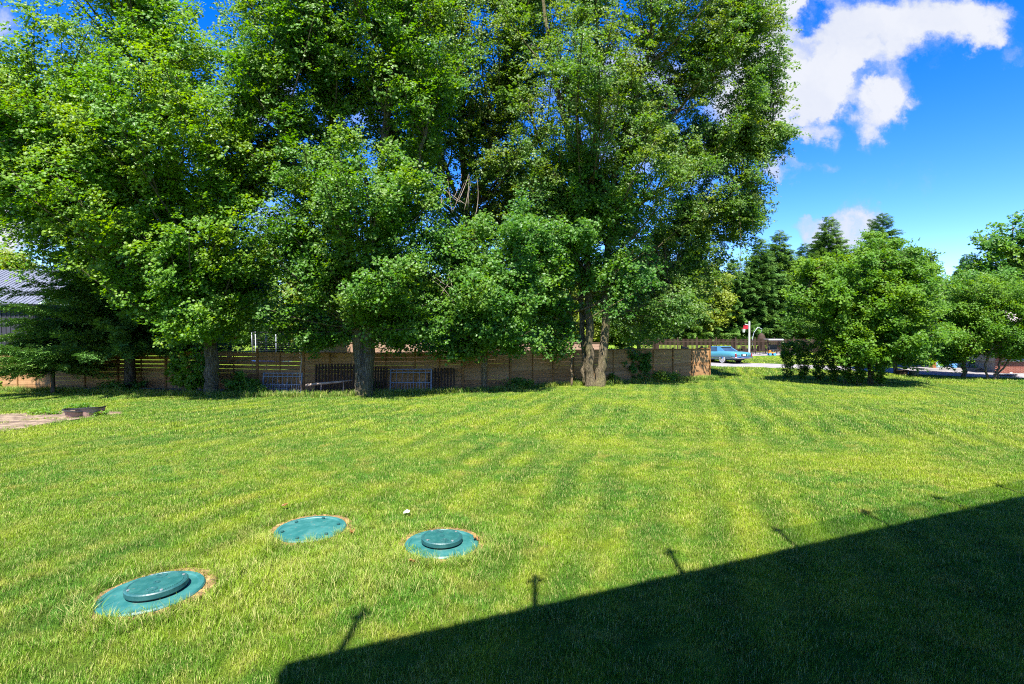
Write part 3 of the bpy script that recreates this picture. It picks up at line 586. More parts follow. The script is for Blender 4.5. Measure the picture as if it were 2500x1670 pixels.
# ------------------------------------------------------------------ wooden fences
board_me = {}
def fence(name, label, P, hgt, nb=9, mt_=M_fence, mp=M_fence_b, gaps=(), batten=True, cap=True, posts=None, thick=.022):
    root = thing(name, P[0], label, 'fence'); o0 = Vector(P[0])
    gap = .003; bh = hgt/nb
    for i in range(len(P)):
        p = Vector(P[i]) - o0
        if ('p', hgt) not in board_me: board_me[('p', hgt)] = MB().box((0,0,(hgt+.16)/2-.1), (.10,.10,hgt+.36), ch=.008).mesh('post', mp)
        ph = .16 if (posts and i in posts) else 0
        a = Vector(P[min(i+1, len(P)-1)]) - Vector(P[max(i-1, 0)])
        o = link('post', board_me[('p', hgt)], root, p, (0,0,math.atan2(a.y, a.x))); o.scale = (1,1,1+ph*.3)
        if i == len(P)-1: break
        q = Vector(P[i+1]) - o0; L = (q-p).length-.10; ang = math.atan2((q-p).y, (q-p).x); mid = (p+q)/2; ux = Vector((math.cos(ang), math.sin(ang), 0)); nrm = Vector((math.sin(ang), -math.cos(ang), 0))
        sl = math.asin(max(-1, min(1, (q.z-p.z)/max(L, .1))))
        key = (round(L, 2), round(bh, 3), mt_.name)
        if key not in board_me: board_me[key] = MB().box((0,0,0), (L-.006, thick, bh-gap), ch=.007).mesh('board', mt_)
        kg = (round(L, 2), round(bh, 3), 'gap')
        if kg not in board_me: board_me[kg] = MB().box((0,0,0), (L-.006, thick, bh-.022), ch=.006).mesh('board', mt_)
        for k in range(nb):
            g_ = i in gaps and k >= nb-4
            link('board', board_me[kg if g_ else key], root, mid + Vector((0,0,.05+bh*(k+.5))) + nrm*rnd.uniform(-.004, .004), (rnd.gauss(0,.008), -sl, ang))
        if batten:
            kb = ('b', hgt)
            if kb not in board_me: board_me[kb] = MB().box((0,0,hgt/2), (.045,.04,hgt), ch=.004).mesh('batten', mp)
            link('batten', board_me[kb], root, mid+nrm*.036+Vector((0,0,.05)), (0,0,ang))
        if cap:
            kc = (round(L, 2), 'cap')
            if kc not in board_me: board_me[kc] = MB().box((0,0,0), (L,.13,.035), ch=.004).mesh('cap_rail', mp)
            link('cap_rail', board_me[kc], root, mid+Vector((0,0,.05+hgt+.02)), (0,-sl,ang))
    return root
fp = [(-200,953),(-40,952),(126,951),(288,949),(405,951),(515,953),(628,955),(740,956),(870,956),(1014,955),(1130,951),(1246,947),(1351,941),(1447,937),(1545,933),(1643,930)]
P = [G(*p) for p in fp]; P.append(Vector((11.25, 30.3, float(gz(11.25, 30.3)))))
fence('wooden_fence', 'long weathered fence of horizontal wooden boards behind the big trees', P, 1.66, 9, gaps=(3,4,5,6), posts=(6,9,3,16))
e = P[-1]; back = [e+Vector((.06,.14,0))] + [Vector((11.3+.32*k, 30.3+2.3*k, float(gz(11.3+.32*k, 30.3+2.3*k)))) for k in (1, 2, 3, 4)]
fence('wooden_fence', 'fence section running away behind the sunlit end post of the long fence', back, 1.66, 9, cap=True)
fb = [Vector((x, 47+.08*abs(x+6), float(gz(x, 47)))) for x in np.arange(-19, 8.1, 3.0)]
fence('wooden_fence', 'sunlit neighbour fence seen over the top of the long fence', fb, 1.75, 6, mt_=M_fence_far, mp=M_fence_far, batten=False)

# dark picket fence beyond the car
def picket_fence():
    a, b2 = at(1560, 66), at(2010, 66); a.z = b2.z = float(gz(0, 66)); root = thing('picket_fence', a, 'dark stained picket fence behind the blue car and patio', 'fence')
    L = (b2-a).length; n = int(L/.16); pk = MB()
    for i in range(n): pk.box((i*.16+.08, 0, .95), (.085, .02, 1.75))
    pk.build('pickets', M_dark_wood, root, kind='stuff')
    for z in (.3, 1.5): MB().box((L/2, .035, z), (L, .04, .09)).build('rail', M_dark_wood, root)
    k = 0
    while k*2.4 < L: MB().box((k*2.4, .06, 1.0), (.14, .1, 2.1)).build('post', M_dark_wood, root); k += 1
picket_fence()

# ------------------------------------------------------------------ iron railings, panels, log at the fence
def lean_thing(name, px0, py0, px1, py1, label, cat, lean=12):
    a, b2 = G(px0, py0), G(px1, py1); ang = math.atan2(b2.y-a.y, b2.x-a.x); r = thing(name, a, label, cat, ang); r.rotation_euler = (R(-lean), 0, ang); return r, (b2-a).length
def railing(px0, py0, px1, py1, hgt, label, mt_=M_iron, sp=.11, two=True, balusters='baluster', lean=10):
    r, L = lean_thing('iron_railing' if mt_ is M_iron else 'leaning_picket_gate', px0, py0, px1, py1, label, 'railing' if mt_ is M_iron else 'gate', lean)
    for z in ((.03, hgt*.42, hgt-.14, hgt) if two else (.15, hgt-.15)): MB().box((L/2, 0, z), (L, .04, .04), ch=.004).build('rail', mt_, r)
    for x in (0, L): MB().box((x, 0, hgt/2), (.06, .06, hgt+.04), ch=.006).build('post', mt_, r)
    n = int(L/sp); me = MB().box((0,0,hgt/2), (.018 if mt_ is M_iron else .07, .018, hgt-.03 if mt_ is M_iron else hgt+.1)).mesh(balusters, mt_)
    me2 = MB().box((0,0,hgt*.21), (.016, .016, hgt*.42)).mesh(balusters, mt_)
    for i in range(1, n): link(balusters, me, r, (L*i/n, -.012, 0))
    if two:
        for i in range(n): link(balusters, me2, r, (L*(i+.5)/n, -.012, 0))
railing(952,958,1052,957,1.02,'grey iron railing panel leaning on the fence right of the forked trunk', sp=.24)
railing(640,960,734,961,.86,'low grey iron railing panel leaning on the fence left of the log', sp=.2)
railing(555,961,700,959,.42,'short railing with many small balusters lying low behind the left thick trunk', sp=.16, two=False)
railing(1046,955,1108,954,1.0,'dark wooden picket panel leaning right of the iron railing', M_dark_wood, .13, False, 'picket', 14)
railing(908,960,942,960,1.1,'dark wooden picket panel just right of the forked trunk', M_dark_wood, .12, False, 'picket', 8)
railing(770,957,862,957,1.2,'dark wooden picket panel behind the long leaning log', M_dark_wood, .13, False, 'picket', 6)
a, c = G(745, 963), G(862, 961)
lg = thing('log', a, 'long pale debarked log propped up between the low railing and the forked trunk', 'log')
v = c-a; MB().tube([(0,0,.38),(v.x*.3,v.y*.3,.44),(v.x*.7,v.y*.7,.5),(v.x*.97,v.y*.97,.56)], [.055,.06,.05,.035], 8, wob=.08).tube([(v.x*.3,v.y*.3+.1,.02),(v.x*.33,v.y*.3,.45)], .03, 6).tube([(v.x*.8,v.y*.8-.1,.02),(v.x*.8,v.y*.8,.5)], .025, 6).build('log_body', M_twig, lg)
MB().tube([(0,0,0),(-.12,0,.7),(-.02,0,1.5),(-.2,0,2.4)], [.035,.03,.022,.01], 6).build('sapling', M_twig, None, loc=G(738,963), label='thin bare pale sapling stem by the end of the low iron railing', cat='sapling')
for (px, py) in ((1112,958),(1130,957),(1150,958)):
    MB().box((0,0,.03), (.7,.2,.035), rz=rnd.uniform(-.4,.4), ch=.004).build('plank', M_fence, None, loc=G(px,py)+Vector((0,0,.02*rnd.random())), label={1112:'left reddish plank lying at the foot of the slim twisting trunk',1130:'middle reddish plank lying at the foot of the slim twisting trunk',1150:'right reddish plank touching the slim twisting trunk'}[px], cat='plank')

# ------------------------------------------------------------------ metal shed at the left
def shed():
    D = 42; x1 = (-200-CX)/F*D; x2 = (86-CX)/F*D; w_ = x2-x1
    root = thing('metal_shed', (x1, D, float(gz(x1, D))), 'dark ribbed metal shed with a pale roof beyond the fence at the left edge', 'shed')
    zt = H+(HZ-742)/F*D; zr = H+(HZ-628)/F*D-.4
    dark = surf('dark_cladding', (.022,.023,.032), (.032,.033,.042), 3, .7, .1, metal=0, spec=.2); roofm = surf('pale_roofing', (.085,.095,.125), (.11,.12,.15), 3, .6, .05, spec=.2)
    MB().box((w_/2, 3, zt/2), (w_, 6, zt)).build('wall', dark, root)
    rb = MB().box((0, 0, zt/2), (.06, .05, zt-.1)).mesh('rib', dark); k = .1
    while k < w_: link('rib', rb, root, (k, -.027, 0)); k += .36
    MB().add([(-.3,-.4,zt),(w_+.5,-.4,zt),(w_+.5,5,zr),(-.3,5,zr),(-.3,-.4,zt-.06),(w_+.5,-.4,zt-.06),(w_+.5,5,zr-.08),(-.3,5,zr-.08)], [(0,1,2,3),(7,6,5,4),(0,4,5,1),(1,5,6,2),(2,6,7,3),(3,7,4,0)]).build('roof', roofm, root)
    dy = Vector((0, 5.4, zr-zt)); ln = dy.length; el = math.atan2(zr-zt, 5.4)
    rm = MB().box((0,0,0), (.05, ln, .04)).mesh('roof_rib', roofm); k = 0
    while k < w_+.4: link('roof_rib', rm, root, (k, 2.3, (zt+zr)/2+.025), (el,0,0)); k += .36
    MB().box((w_/2, -.45, zt-.1), (w_+.8, .1, .14)).build('gutter', dark, root)
shed()

# trampoline beyond the fence
def trampoline():
    D = 36; c = at(690, D); root = thing('trampoline', c, 'round trampoline with pale net poles and blue pad beyond the fence', 'trampoline')
    blue = surf('blue_pad', (.02,.10,.45), (.03,.16,.6), 4, .6, 0); R0 = 1.9
    MB().lathe((0,0,.85), [(R0-.28,0),(R0,0),(R0,.05),(R0-.28,.06),(R0-.28,0)], 40).build('pad', blue, root)
    MB().lathe((0,0,.86), [(0,0),(R0-.27,0),(R0-.27,.01),(0,.012)], 40).build('jumping_mat', M_black, root)
    for k in range(8):
        a_ = k*math.pi/4+.2; x, y = R0*math.cos(a_), R0*math.sin(a_)
        MB().tube([(x,y,0),(x,y,1.6),(x*1.02,y*1.02,2.75)], .028, 8).build('pole', M_galv, root)
    MB().lathe((0,0,2.7), [(R0,0),(R0+.02,.02),(R0,.04),(R0-.02,.02),(R0,0)], 40).build('top_ring', M_black, root)
    nt_ = MB()
    for k in range(72): a_ = k*math.tau/72; nt_.box((R0*.98*math.cos(a_), R0*.98*math.sin(a_), 1.8), (.008,.008,1.8))
    for z in np.arange(1, 2.7, .14): nt_.lathe((0,0,float(z)), [(R0*.98,0),(R0*.98,.008)], 40)
    nt_.build('safety_net', M_black, root, kind='stuff')
trampoline()

# ------------------------------------------------------------------ septic lids
LIDS = []
def lids():
    m, t, p = mat('green_riser_plastic'); c, f = ramp_noise(t, 9, (.010,.085,.080), (.028,.125,.115), 'Object', (1,1,1), 8, .35, .7)
    k, f2 = ramp_noise(t, 3, (0,0,0), (1,1,1), 'Object', (1,1,1), 5, .58, .8); c = mixc(t, mth(t, 'MULTIPLY', f2, .6), c, (.13,.19,.16)); k, f3 = ramp_noise(t, 14, (0,0,0), (1,1,1), 'Object', (1,1,1), 6, .6, .75); c = mixc(t, mth(t, 'MULTIPLY', f3, .5), c, (.20,.17,.12))
    t.links.new(c, p.inputs['Base Color']); p.inputs['Roughness'].default_value = .5; bn = N(t, 'ShaderNodeBump'); bn.inputs['Strength'].default_value = .2; bn.inputs['Distance'].default_value = .004; t.links.new(f, bn.inputs['Height']); t.links.new(bn.outputs[0], p.inputs['Normal'])
    dk = surf('green_lid_plastic', (.010,.060,.060), (.020,.085,.082), 12, .45, .15)
    m3 = surf('screw_metal', (.5,.5,.5), (.7,.7,.7), 4, .3, 0, metal=.8)
    straw = surf('dead_grass_ring', (.30,.19,.065), (.17,.10,.035), 14, .95, 1, bd=.03)
    def one(px, py, Ro, Ri, tilt, lab, ox=0, oy=0):
        b = G(px, py); LIDS.append((b.x, b.y, Ro)); root = thing('septic_lid', b, lab, 'lid', group='green septic lids in the lawn')
        root.rotation_euler = (R(tilt[0]), R(tilt[1]), 0)
        rg = MB().lathe((-.01,.045,0), [(Ro-.06,.014),(Ro+.045,.022),(Ro+.08,.012),(Ro+.09,-.03)], 72); rg.v = [(x*(1+rnd.uniform(-.02,.035)), y*(1+rnd.uniform(-.02,.035)), z+rnd.uniform(-.004,.008)) for x, y, z in rg.v]
        rg.build('dead_grass_ring', straw, root)
        MB().lathe((0,0,0), [(Ro,-.1),(Ro,.03),(Ro-.012,.045),(Ro-.05,.045),(Ro-.06,.036),(Ri-.04 if Ri else .2,.046),(0,.05)], 64).build('riser_cover', m, root)
        if not Ri:
            for k in range(6): a_ = k*math.tau/6+.4; MB().lathe((.33*math.cos(a_),.33*math.sin(a_),.045), [(.022,0),(.022,.012),(0,.014)], 10).build('bolt', dk, root)
            return
        MB().lathe((ox,oy,.05), [(Ri-.02,0),(Ri-.02,.012)], 64).build('lid_gasket', M_black, root)
        ld = MB().lathe((0,0,.062), [(Ri,0),(Ri+.004,.006),(Ri+.004,.046),(Ri-.006,.055),(Ri-.022,.056),(Ri-.026,.051),(0,.053)], 72).build('lid', dk, root, loc=(ox,oy,0))
        tr = MB(); s = -Ri+.045
        while s < Ri-.04:                                        # raised tread lines
            hl = math.sqrt(max(0, (Ri-.035)**2-s*s)); tr.box((0, s, .117), (2*hl, .007, .007)); s += .018
        tr.build('tread', m, ld, kind='stuff')
        MB().lathe((0,0,.117), [(.03,0),(.03,.007),(.014,.009),(.012,.004),(0,.004)], 16).build('hub', dk, ld)
        for k in range(4): a_ = k*math.tau/4+.75; MB().lathe(((Ri-.032)*math.cos(a_),(Ri-.032)*math.sin(a_),.117), [(.014,0),(.014,.008),(0,.010)], 10).build('screw', m3, ld)
        for a_ in (1.9, 1.9+math.pi): MB().lathe((Ri*.6*math.cos(a_),Ri*.6*math.sin(a_),.1185), [(.05,0),(.05,.005),(.035,.006),(.033,.002),(0,.002)], 14).build('grip', dk, ld)
    one(367, 1457, .44, .255, (0,-2), 'largest green septic lid at the lower left with a thick ribbed cap', .04, .01)
    one(757, 1299, .43, 0, (1,0), 'flat green septic cover without a raised cap, upper middle of the three')
    one(1078, 1335, .43, .235, (0,1), 'right green septic lid with a small round raised cap')
lids()

# planters
def planters():
    pm = surf('brown_tub_plastic', (.24,.14,.11), (.33,.21,.17), 6, .5, .1)
    for px, py, r, hh, tl, lb in ((181,1019,.31,.22,(-4,8),'left brown plastic tub sunk at the soil patch'),(216,1017,.33,.27,(-6,-4),'middle and largest brown plastic tub by the soil patch'),(244,1010,.16,.2,(0,-12),'smallest brown plastic tub at the right end')):
        b = G(px, py); root = thing('planter_tub', b, lb, 'planter', group='brown tubs by the soil patch'); root.rotation_euler = (R(tl[0]), R(tl[1]), 0)
        MB().lathe((0,0,0), [(r*.62,-.05),(r*.8,hh*.35),(r*.95,hh*.86)], 26).build('tub', pm, root)
        MB().lathe((0,0,hh*.86), [(r*.95,0),(r*1.07,0),(r*1.08,.035),(r*.98,.04),(r*.94,.0)], 26).build('rim', M_black, root)
        MB().lathe((0,0,hh*.8), [(r*.92,0),(0,.03)], 26).build('soil', M_soil, root)
    for px, py, r_, hh, lb in ((190,1004,.45,.30,'leafy weeds growing behind the brown tubs'),(240,1016,.4,.22,'small green weeds at the right foot of the tubs'),(110,1012,.7,.16,'low clover weeds on the soil left of the tubs')):
        b = G(px, py); broadleaf('low_plant', lb, b, [[(b.x+dx*.3*r_,b.y,b.z-.02,.008),(b.x+dx*.4*r_,b.y,b.z+.3*hh,.006),(b.x+dx*.5*r_,b.y,b.z+.6*hh,.004)] for dx in (-1,0,1)],
            [(Vector((b.x,b.y,b.z+hh*.55)),(r_,r_*.6,hh*.4),1)], M_leaf_bright, M_bark_t, leaf=.06, nl=8, srad=.09, boughs=26, per=9, zmin=.02, up=.9, limb=.004, spread=.08, cat='plant', outline=OVAL)
planters()

# small litter
for px, py, lb in ((858,1313,'curled brown dead leaf right of the flat green cover'),(1159,1329,'pale brown dead leaf on the right edge of the small-capped lid'),(1003,1388,'pinkish dead leaf below the right lid'),(695,1246,'dry red leaf above the flat green cover')):
    b = G(px, py); n = len(LEAF); s = .055
    vs = [(0,0,.02)]+[(x*s*1.6, y*s*1.6, .01+.035*abs(math.sin(i*1.3))) for i, (x, y) in enumerate(LEAF)]
    link('fallen_leaf', MB().add(vs, [(0,i+1,(i+1)%n+1) for i in range(n)]).mesh('fallen_leaf', M_deadleaf), None, b+Vector((0,0,.045)), (.2,.2,rnd.random()*6), label=lb, cat='leaf')
MB().add([(0,0,0),(.075,.01,.012),(.08,.05,.02),(.035,.075,.03),(-.005,.05,.01)], [(0,1,2,4),(4,2,3)]).build('paper_scrap', M_white, None, loc=G(984,1264)+Vector((0,0,.05)), label='small crumpled white paper scrap on the lawn above the right lid', cat='paper')

# ------------------------------------------------------------------ blue coupe
def car():
    a = R(24); A = Vector((18.45, 44.0, 0)); root = thing('parked_car', (0,0,0), 'light blue old two-door coupe parked on the driveway past the fence end', 'car')
    hdir = Vector((-math.sin(a), math.cos(a), 0)); wdir = Vector((math.cos(a), math.sin(a), 0))
    c = A + wdir*.98; root.location = (c.x, c.y, float(gz(c.x, c.y+2))+.02); root.rotation_euler = (0,0,a)      # local: +Y front, origin rear centre
    blue = surf('light_blue_paint', (.050,.19,.25), (.055,.20,.26), 2, .28, 0, spec=.6); m_, t_, p_ = mat('landau_vinyl'); p_.inputs['Base Color'].default_value = (.035,.13,.24,1); p_.inputs['Roughness'].default_value = .5
    p2 = blue.node_tree.nodes['Principled BSDF']; p2.inputs['Coat Weight'].default_value = .6
    chrome = surf('chrome', (.6,.6,.62), (.7,.7,.72), 2, .15, 0, metal=1); glass = surf('car_glass', (.02,.04,.06), (.03,.05,.08), 2, .08, 0, spec=.8)
    red = surf('tail_lamp_red', (.20,.01,.02), (.25,.015,.02), 2, .3, 0); white = M_white; rub = surf('tyre_rubber', (.015,.015,.015), (.03,.03,.03), 9, .8, 0)
    # body loft: (y, half width, z low, z belt, z crown)
    st = [(0,.84,.46,.84,.88),(.10,.96,.38,.90,.93),(.7,.99,.33,.96,.99),(1.5,1.0,.30,.99,1.02),(2.4,1.0,.28,.95,.99),(3.6,1.0,.28,.94,.99),(4.6,.99,.30,.92,.97),(5.35,.95,.34,.87,.91),(5.55,.86,.42,.80,.82)]
    vs = []; fs = []
    for y, w_, z0, z1, z2 in st:
        half = [(w_*.80, z0), (w_*.97, z0+.07), (w_, z0+(z1-z0)*.55), (w_*.97, z1-.06), (w_*.90, z1), (w_*.45, z2), ]
        ring = half + [(-x, z) for x, z in reversed(half)]
        vs += [(x, y, z) for x, z in ring]
    n = 12
    for i in range(len(st)-1):
        for k in range(n): fs.append((i*n+k, i*n+(k+1)%n, (i+1)*n+(k+1)%n, (i+1)*n+k))
    fs += [tuple(range(n)), tuple((len(st)-1)*n+k for k in range(n-1,-1,-1))]
    ob = MB().add(vs, fs, True).build('body', blue, root)
    bm = bmesh.new(); bm.from_mesh(ob.data); bmesh.ops.recalc_face_normals(bm, faces=bm.faces); bm.to_mesh(ob.data); bm.free()
    cut = MB()
    for y in (1.42, 4.45):
        for sx in (-1, 1): cut.lathe((sx*.92, y, .36), [(.43,-.22),(.43,.22)], 24, Matrix.Rotation(R(90), 4, 'Y'))
    co = cut.build('cut', M_black); md = ob.modifiers.new('b', 'BOOLEAN'); md.object = co; md.operation = 'DIFFERENCE'; md.solver = 'EXACT'
    dg = bpy.context.evaluated_depsgraph_get(); me = bpy.data.meshes.new_from_object(ob.evaluated_get(dg)); ob.modifiers.clear(); ob.data = me
    bpy.data.objects.remove(co)
    # cabin: glass house with roof and pillars
    def loft(rows): 
        v_ = []; f_ = []
        for y, wb, zb in rows: v_ += [(-wb, y, zb), (wb, y, zb)]
        return v_, f_
    gb = [(-.80,1.35,.97),(.80,1.35,.97),(.84,3.75,.96),(-.84,3.75,.96)]; gt = [(-.60,2.0,1.335),(.60,2.0,1.335),(.62,3.05,1.345),(-.62,3.05,1.345)]
    MB().add(gb+gt, [(0,1,5,4),(1,2,6,5),(2,3,7,6),(3,0,4,7),(4,5,6,7)]).build('windows', glass, root)
    MB().box((0,2.5,1.365), (1.26,1.22,.05), ch=.018).build('roof', m_, root)
    def pil(p, q, w1, w2, th=.03):
        p, q = Vector(p), Vector(q); MB().add([(p.x,p.y-w1,p.z),(p.x,p.y+w1,p.z),(q.x,q.y+w2,q.z),(q.x,q.y-w2,q.z)]+[(p.x+(th if p.x>0 else -th),p.y-w1,p.z),(p.x+(th if p.x>0 else -th),p.y+w1,p.z),(q.x+(th if p.x>0 else -th),q.y+w2,q.z),(q.x+(th if p.x>0 else -th),q.y-w2,q.z)],
            [(0,1,2,3),(4,5,6,7),(0,4,5,1),(1,5,6,2),(2,6,7,3),(3,7,4,0)]).build('pillar', m_, root)
    for sx in (-1, 1): pil((sx*.81,1.72,.96), (sx*.605,2.16,1.345), .38, .18); pil((sx*.83,3.66,.96), (sx*.615,3.04,1.345), .05, .03)
    for sx in (-1, 1):
        MB().add([(sx*.80,1.34,.975),(sx*.70,1.37,.985),(sx*.55,2.0,1.35),(sx*.62,1.97,1.35)], [(0,1,2,3)]).build('rear_window_frame', m_, root)
    for y in (1.42, 4.45):
        for sx in (-1, 1):
            wl = thing('wheel', (sx*.88, y, .36), None, None); wl.parent = root; rot = Matrix.Rotation(R(90*sx), 4, 'Y')
            MB().lathe((0,0,0), [(.20,-.10),(.355,-.09),(.375,-.05),(.375,.05),(.355,.09),(.20,.10)], 32, rot).build('tyre', rub, wl)
            MB().lathe((0,0,0), [(.265,.101),(.265,.104),(.325,.100),(.325,.096),(.265,.101)], 32, rot).build('whitewall', white, wl)
            MB().lathe((0,0,0), [(.262,.085),(.25,.102),(.20,.09),(.12,.11),(.06,.13),(0,.135)], 32, rot).build('rim', chrome, wl)
    MB().tube([(-.99,.42,.52),(-.97,.0,.51),(-.80,-.10,.50),(0,-.13,.50),(.80,-.10,.50),(.97,.0,.51),(.99,.42,.52)], .075, 8).build('rear_bumper', chrome, root)
    MB().tube([(-.97,5.3,.5),(-.8,5.62,.5),(.8,5.62,.5),(.97,5.3,.5)], .075, 8).build('front_bumper', chrome, root)
    for sx in (-1, 1):
        MB().box((sx*.87, .03, .70), (.10, .10, .30), ch=.01).build('tail_light', red, root)
        MB().box((sx*.955, 2.6, .42), (.012, 2.2, .03)).build('side_trim', chrome, root, loc=(sx*.047,0,0))
        MB().box((sx*.62, -.005, .70), (.34,.012,.02)).build('rear_trim', chrome, root)
    MB().box((0,-.012,.72), (.62,.03,.14)).build('plate_recess', M_black, root)
    MB().box((0,-.032,.71), (.32,.01,.16)).build('licence_plate', white, root)
    MB().box((0,2.8,.30), (1.4,4.4,.12)).build('underbody', M_black, root)
    MB().box((.7,3.35,1.02), (.12,.08,.08)).build('mirror', chrome, root, loc=(.28,0,0))
car()

# ------------------------------------------------------------------ basketball hoop, patio, canopy, toys
def patio_things():
    g = G(1829, 867); root = thing('basketball_hoop', g, 'white basketball pole with a red and white backboard seen edge-on behind the blue car', 'basketball hoop')
    D = g.y; top = H+(HZ-785)/F*D-g.z; red = surf('red_board', (.45,.02,.04), (.55,.03,.05), 3, .5, 0)
    MB().box((0,0,top/2), (.17,.17,top), ch=.02).build('pole', M_white, root)
    MB().tube([(0,0,top-.45),(-.5,0,top-.3)], .04, 6).build('arm', M_white, root)
    MB().add([(-.62,0,top-.45),(-.34,-.5,top-.45),(-.34,-.5,top-.85),(-.62,0,top-.95),(-.66,.02,top-.45),(-.38,-.48,top-.45),(-.38,-.48,top-.85),(-.66,.02,top-.95)],[(0,1,2,3),(7,6,5,4),(0,4,5,1),(1,5,6,2),(2,6,7,3),(3,7,4,0)]).build('backboard', red, root)
    MB().lathe((-.85,-.5,top-.85), [(.22,0),(.235,.015),(.22,.03),(.22,0)], 18).build('rim', red, root)
    MB().lathe((-.85,-.5,top-1.25), [(.12,0),(.22,.4)], 14).build('net', M_white, root)
    sheet('patio', [(1800,871),(1850,869),(1905,868),(1960,866)], [(1800,862),(1850,860),(1905,859),(1960,858)], M_concrete, .02, 14)
    # canopy swing
    g = G(1888, 864); root = thing('canopy_swing', g, 'garden swing seat with a pale canopy on the patio', 'swing seat'); s = g.y/F; zt = H+(HZ-828)*s-g.z
    MB().box((0,0,zt), (36*s,1.3,.05), ch=.02).box((0,-.66,zt-.05), (36*s,.03,.14)).build('canopy', surf('canopy_cloth', (.34,.34,.40), (.4,.4,.46), 3, .7, 0), root)
    for sx in (-1, 1): MB().tube([(sx*14*s,-.6,0),(sx*13*s,0,zt),(sx*14*s,.6,0)], .03, 6).build('leg', M_black, root)
    MB().box((0,0,.5), (22*s,.5,.08)).box((0,.25,.8), (22*s,.08,.6)).build('seat', M_black, root)
    # chairs
    for k, (px, py, lb) in enumerate(((1812,866,'dark patio chair nearest the basketball pole'),(1842,865,'dark patio chair at the table'),(1856,866,'second dark patio chair at the table'),(1870,864,'dark patio chair left of the swing seat'))):
        g = G(px, py); ch = thing('patio_chair', g, lb, 'chair', rz=rnd.uniform(0, 6.28), group='dark metal chairs on the patio')
        MB().box((0,0,.44), (.52,.5,.04), ch=.01).build('seat', M_dark_wood, ch); MB().box((0,.25,.75), (.52,.03,.55), ch=.01).build('backrest', M_dark_wood, ch)
        for sx in (-.23,.23):
            for sy in (-.22,.22): MB().box((sx,sy,.22), (.03,.03,.44)).build('leg', M_black, ch)
            MB().box((sx,0,.64), (.03,.46,.03)).build('armrest', M_black, ch)
    g = G(1826, 864); tb = thing('patio_table', g, 'long dark patio table behind the blue car boot', 'table')
    MB().box((0,0,.73), (1.8,.9,.04), ch=.01).build('tabletop', M_dark_wood, tb)
    for sx in (-.8,.8):
        for sy in (-.38,.38): MB().box((sx,sy,.36), (.05,.05,.71)).build('leg', M_black, tb)
    # hanging lamp arch
    g = G(1856, 861); ar = thing('hanging_chair_stand', g, 'curved stand with a hanging egg chair in front of the picket fence', 'hanging chair'); s = g.y/F; h_ = 62*s
    MB().tube([(-.9,0,0),(-1.05,0,h_*.45),(-.8,0,h_*.8),(-.3,0,h_),(.2,0,h_*.93)], .045, 8).build('stand', M_galv, ar)
    MB().lathe((.15,0,h_*.35), [(.05,0),(.42,.25),(.5,.65),(.38,1.05),(.08,1.35)], 14).build('egg_seat', M_dark_wood, ar)
    MB().tube([(.2,0,h_*.93),(.15,0,h_*.35+1.35)], .012, 5).build('chain', M_galv, ar)
    # toy
    g = G(1884, 868); ty = thing('ride_on_toy', g, 'small orange and blue ride-on toy on the patio edge', 'toy'); om = surf('orange_plastic', (.45,.14,.01), (.5,.17,.015), 3, .4, 0); bl = surf('blue_plastic', (.04,.2,.5), (.06,.25,.6), 3, .4, 0)
    MB().box((0,0,.30), (.7,.34,.16), ch=.04).box((-.2,0,.48), (.18,.28,.22), ch=.03).build('body', om, ty)
    for sx in (-.24,.26):
        for sy in (-.2,.2): MB().lathe((sx,sy,.15), [(.15,-.04),(.15,.04)], 14, Matrix.Rotation(R(90),4,'X')).build('wheel', bl, ty)
    MB().tube([(.2,0,.36),(.26,0,.6),(.26,-.15,.62),(.26,.15,.62)], .02, 6).build('handlebar', bl, ty)
patio_things()

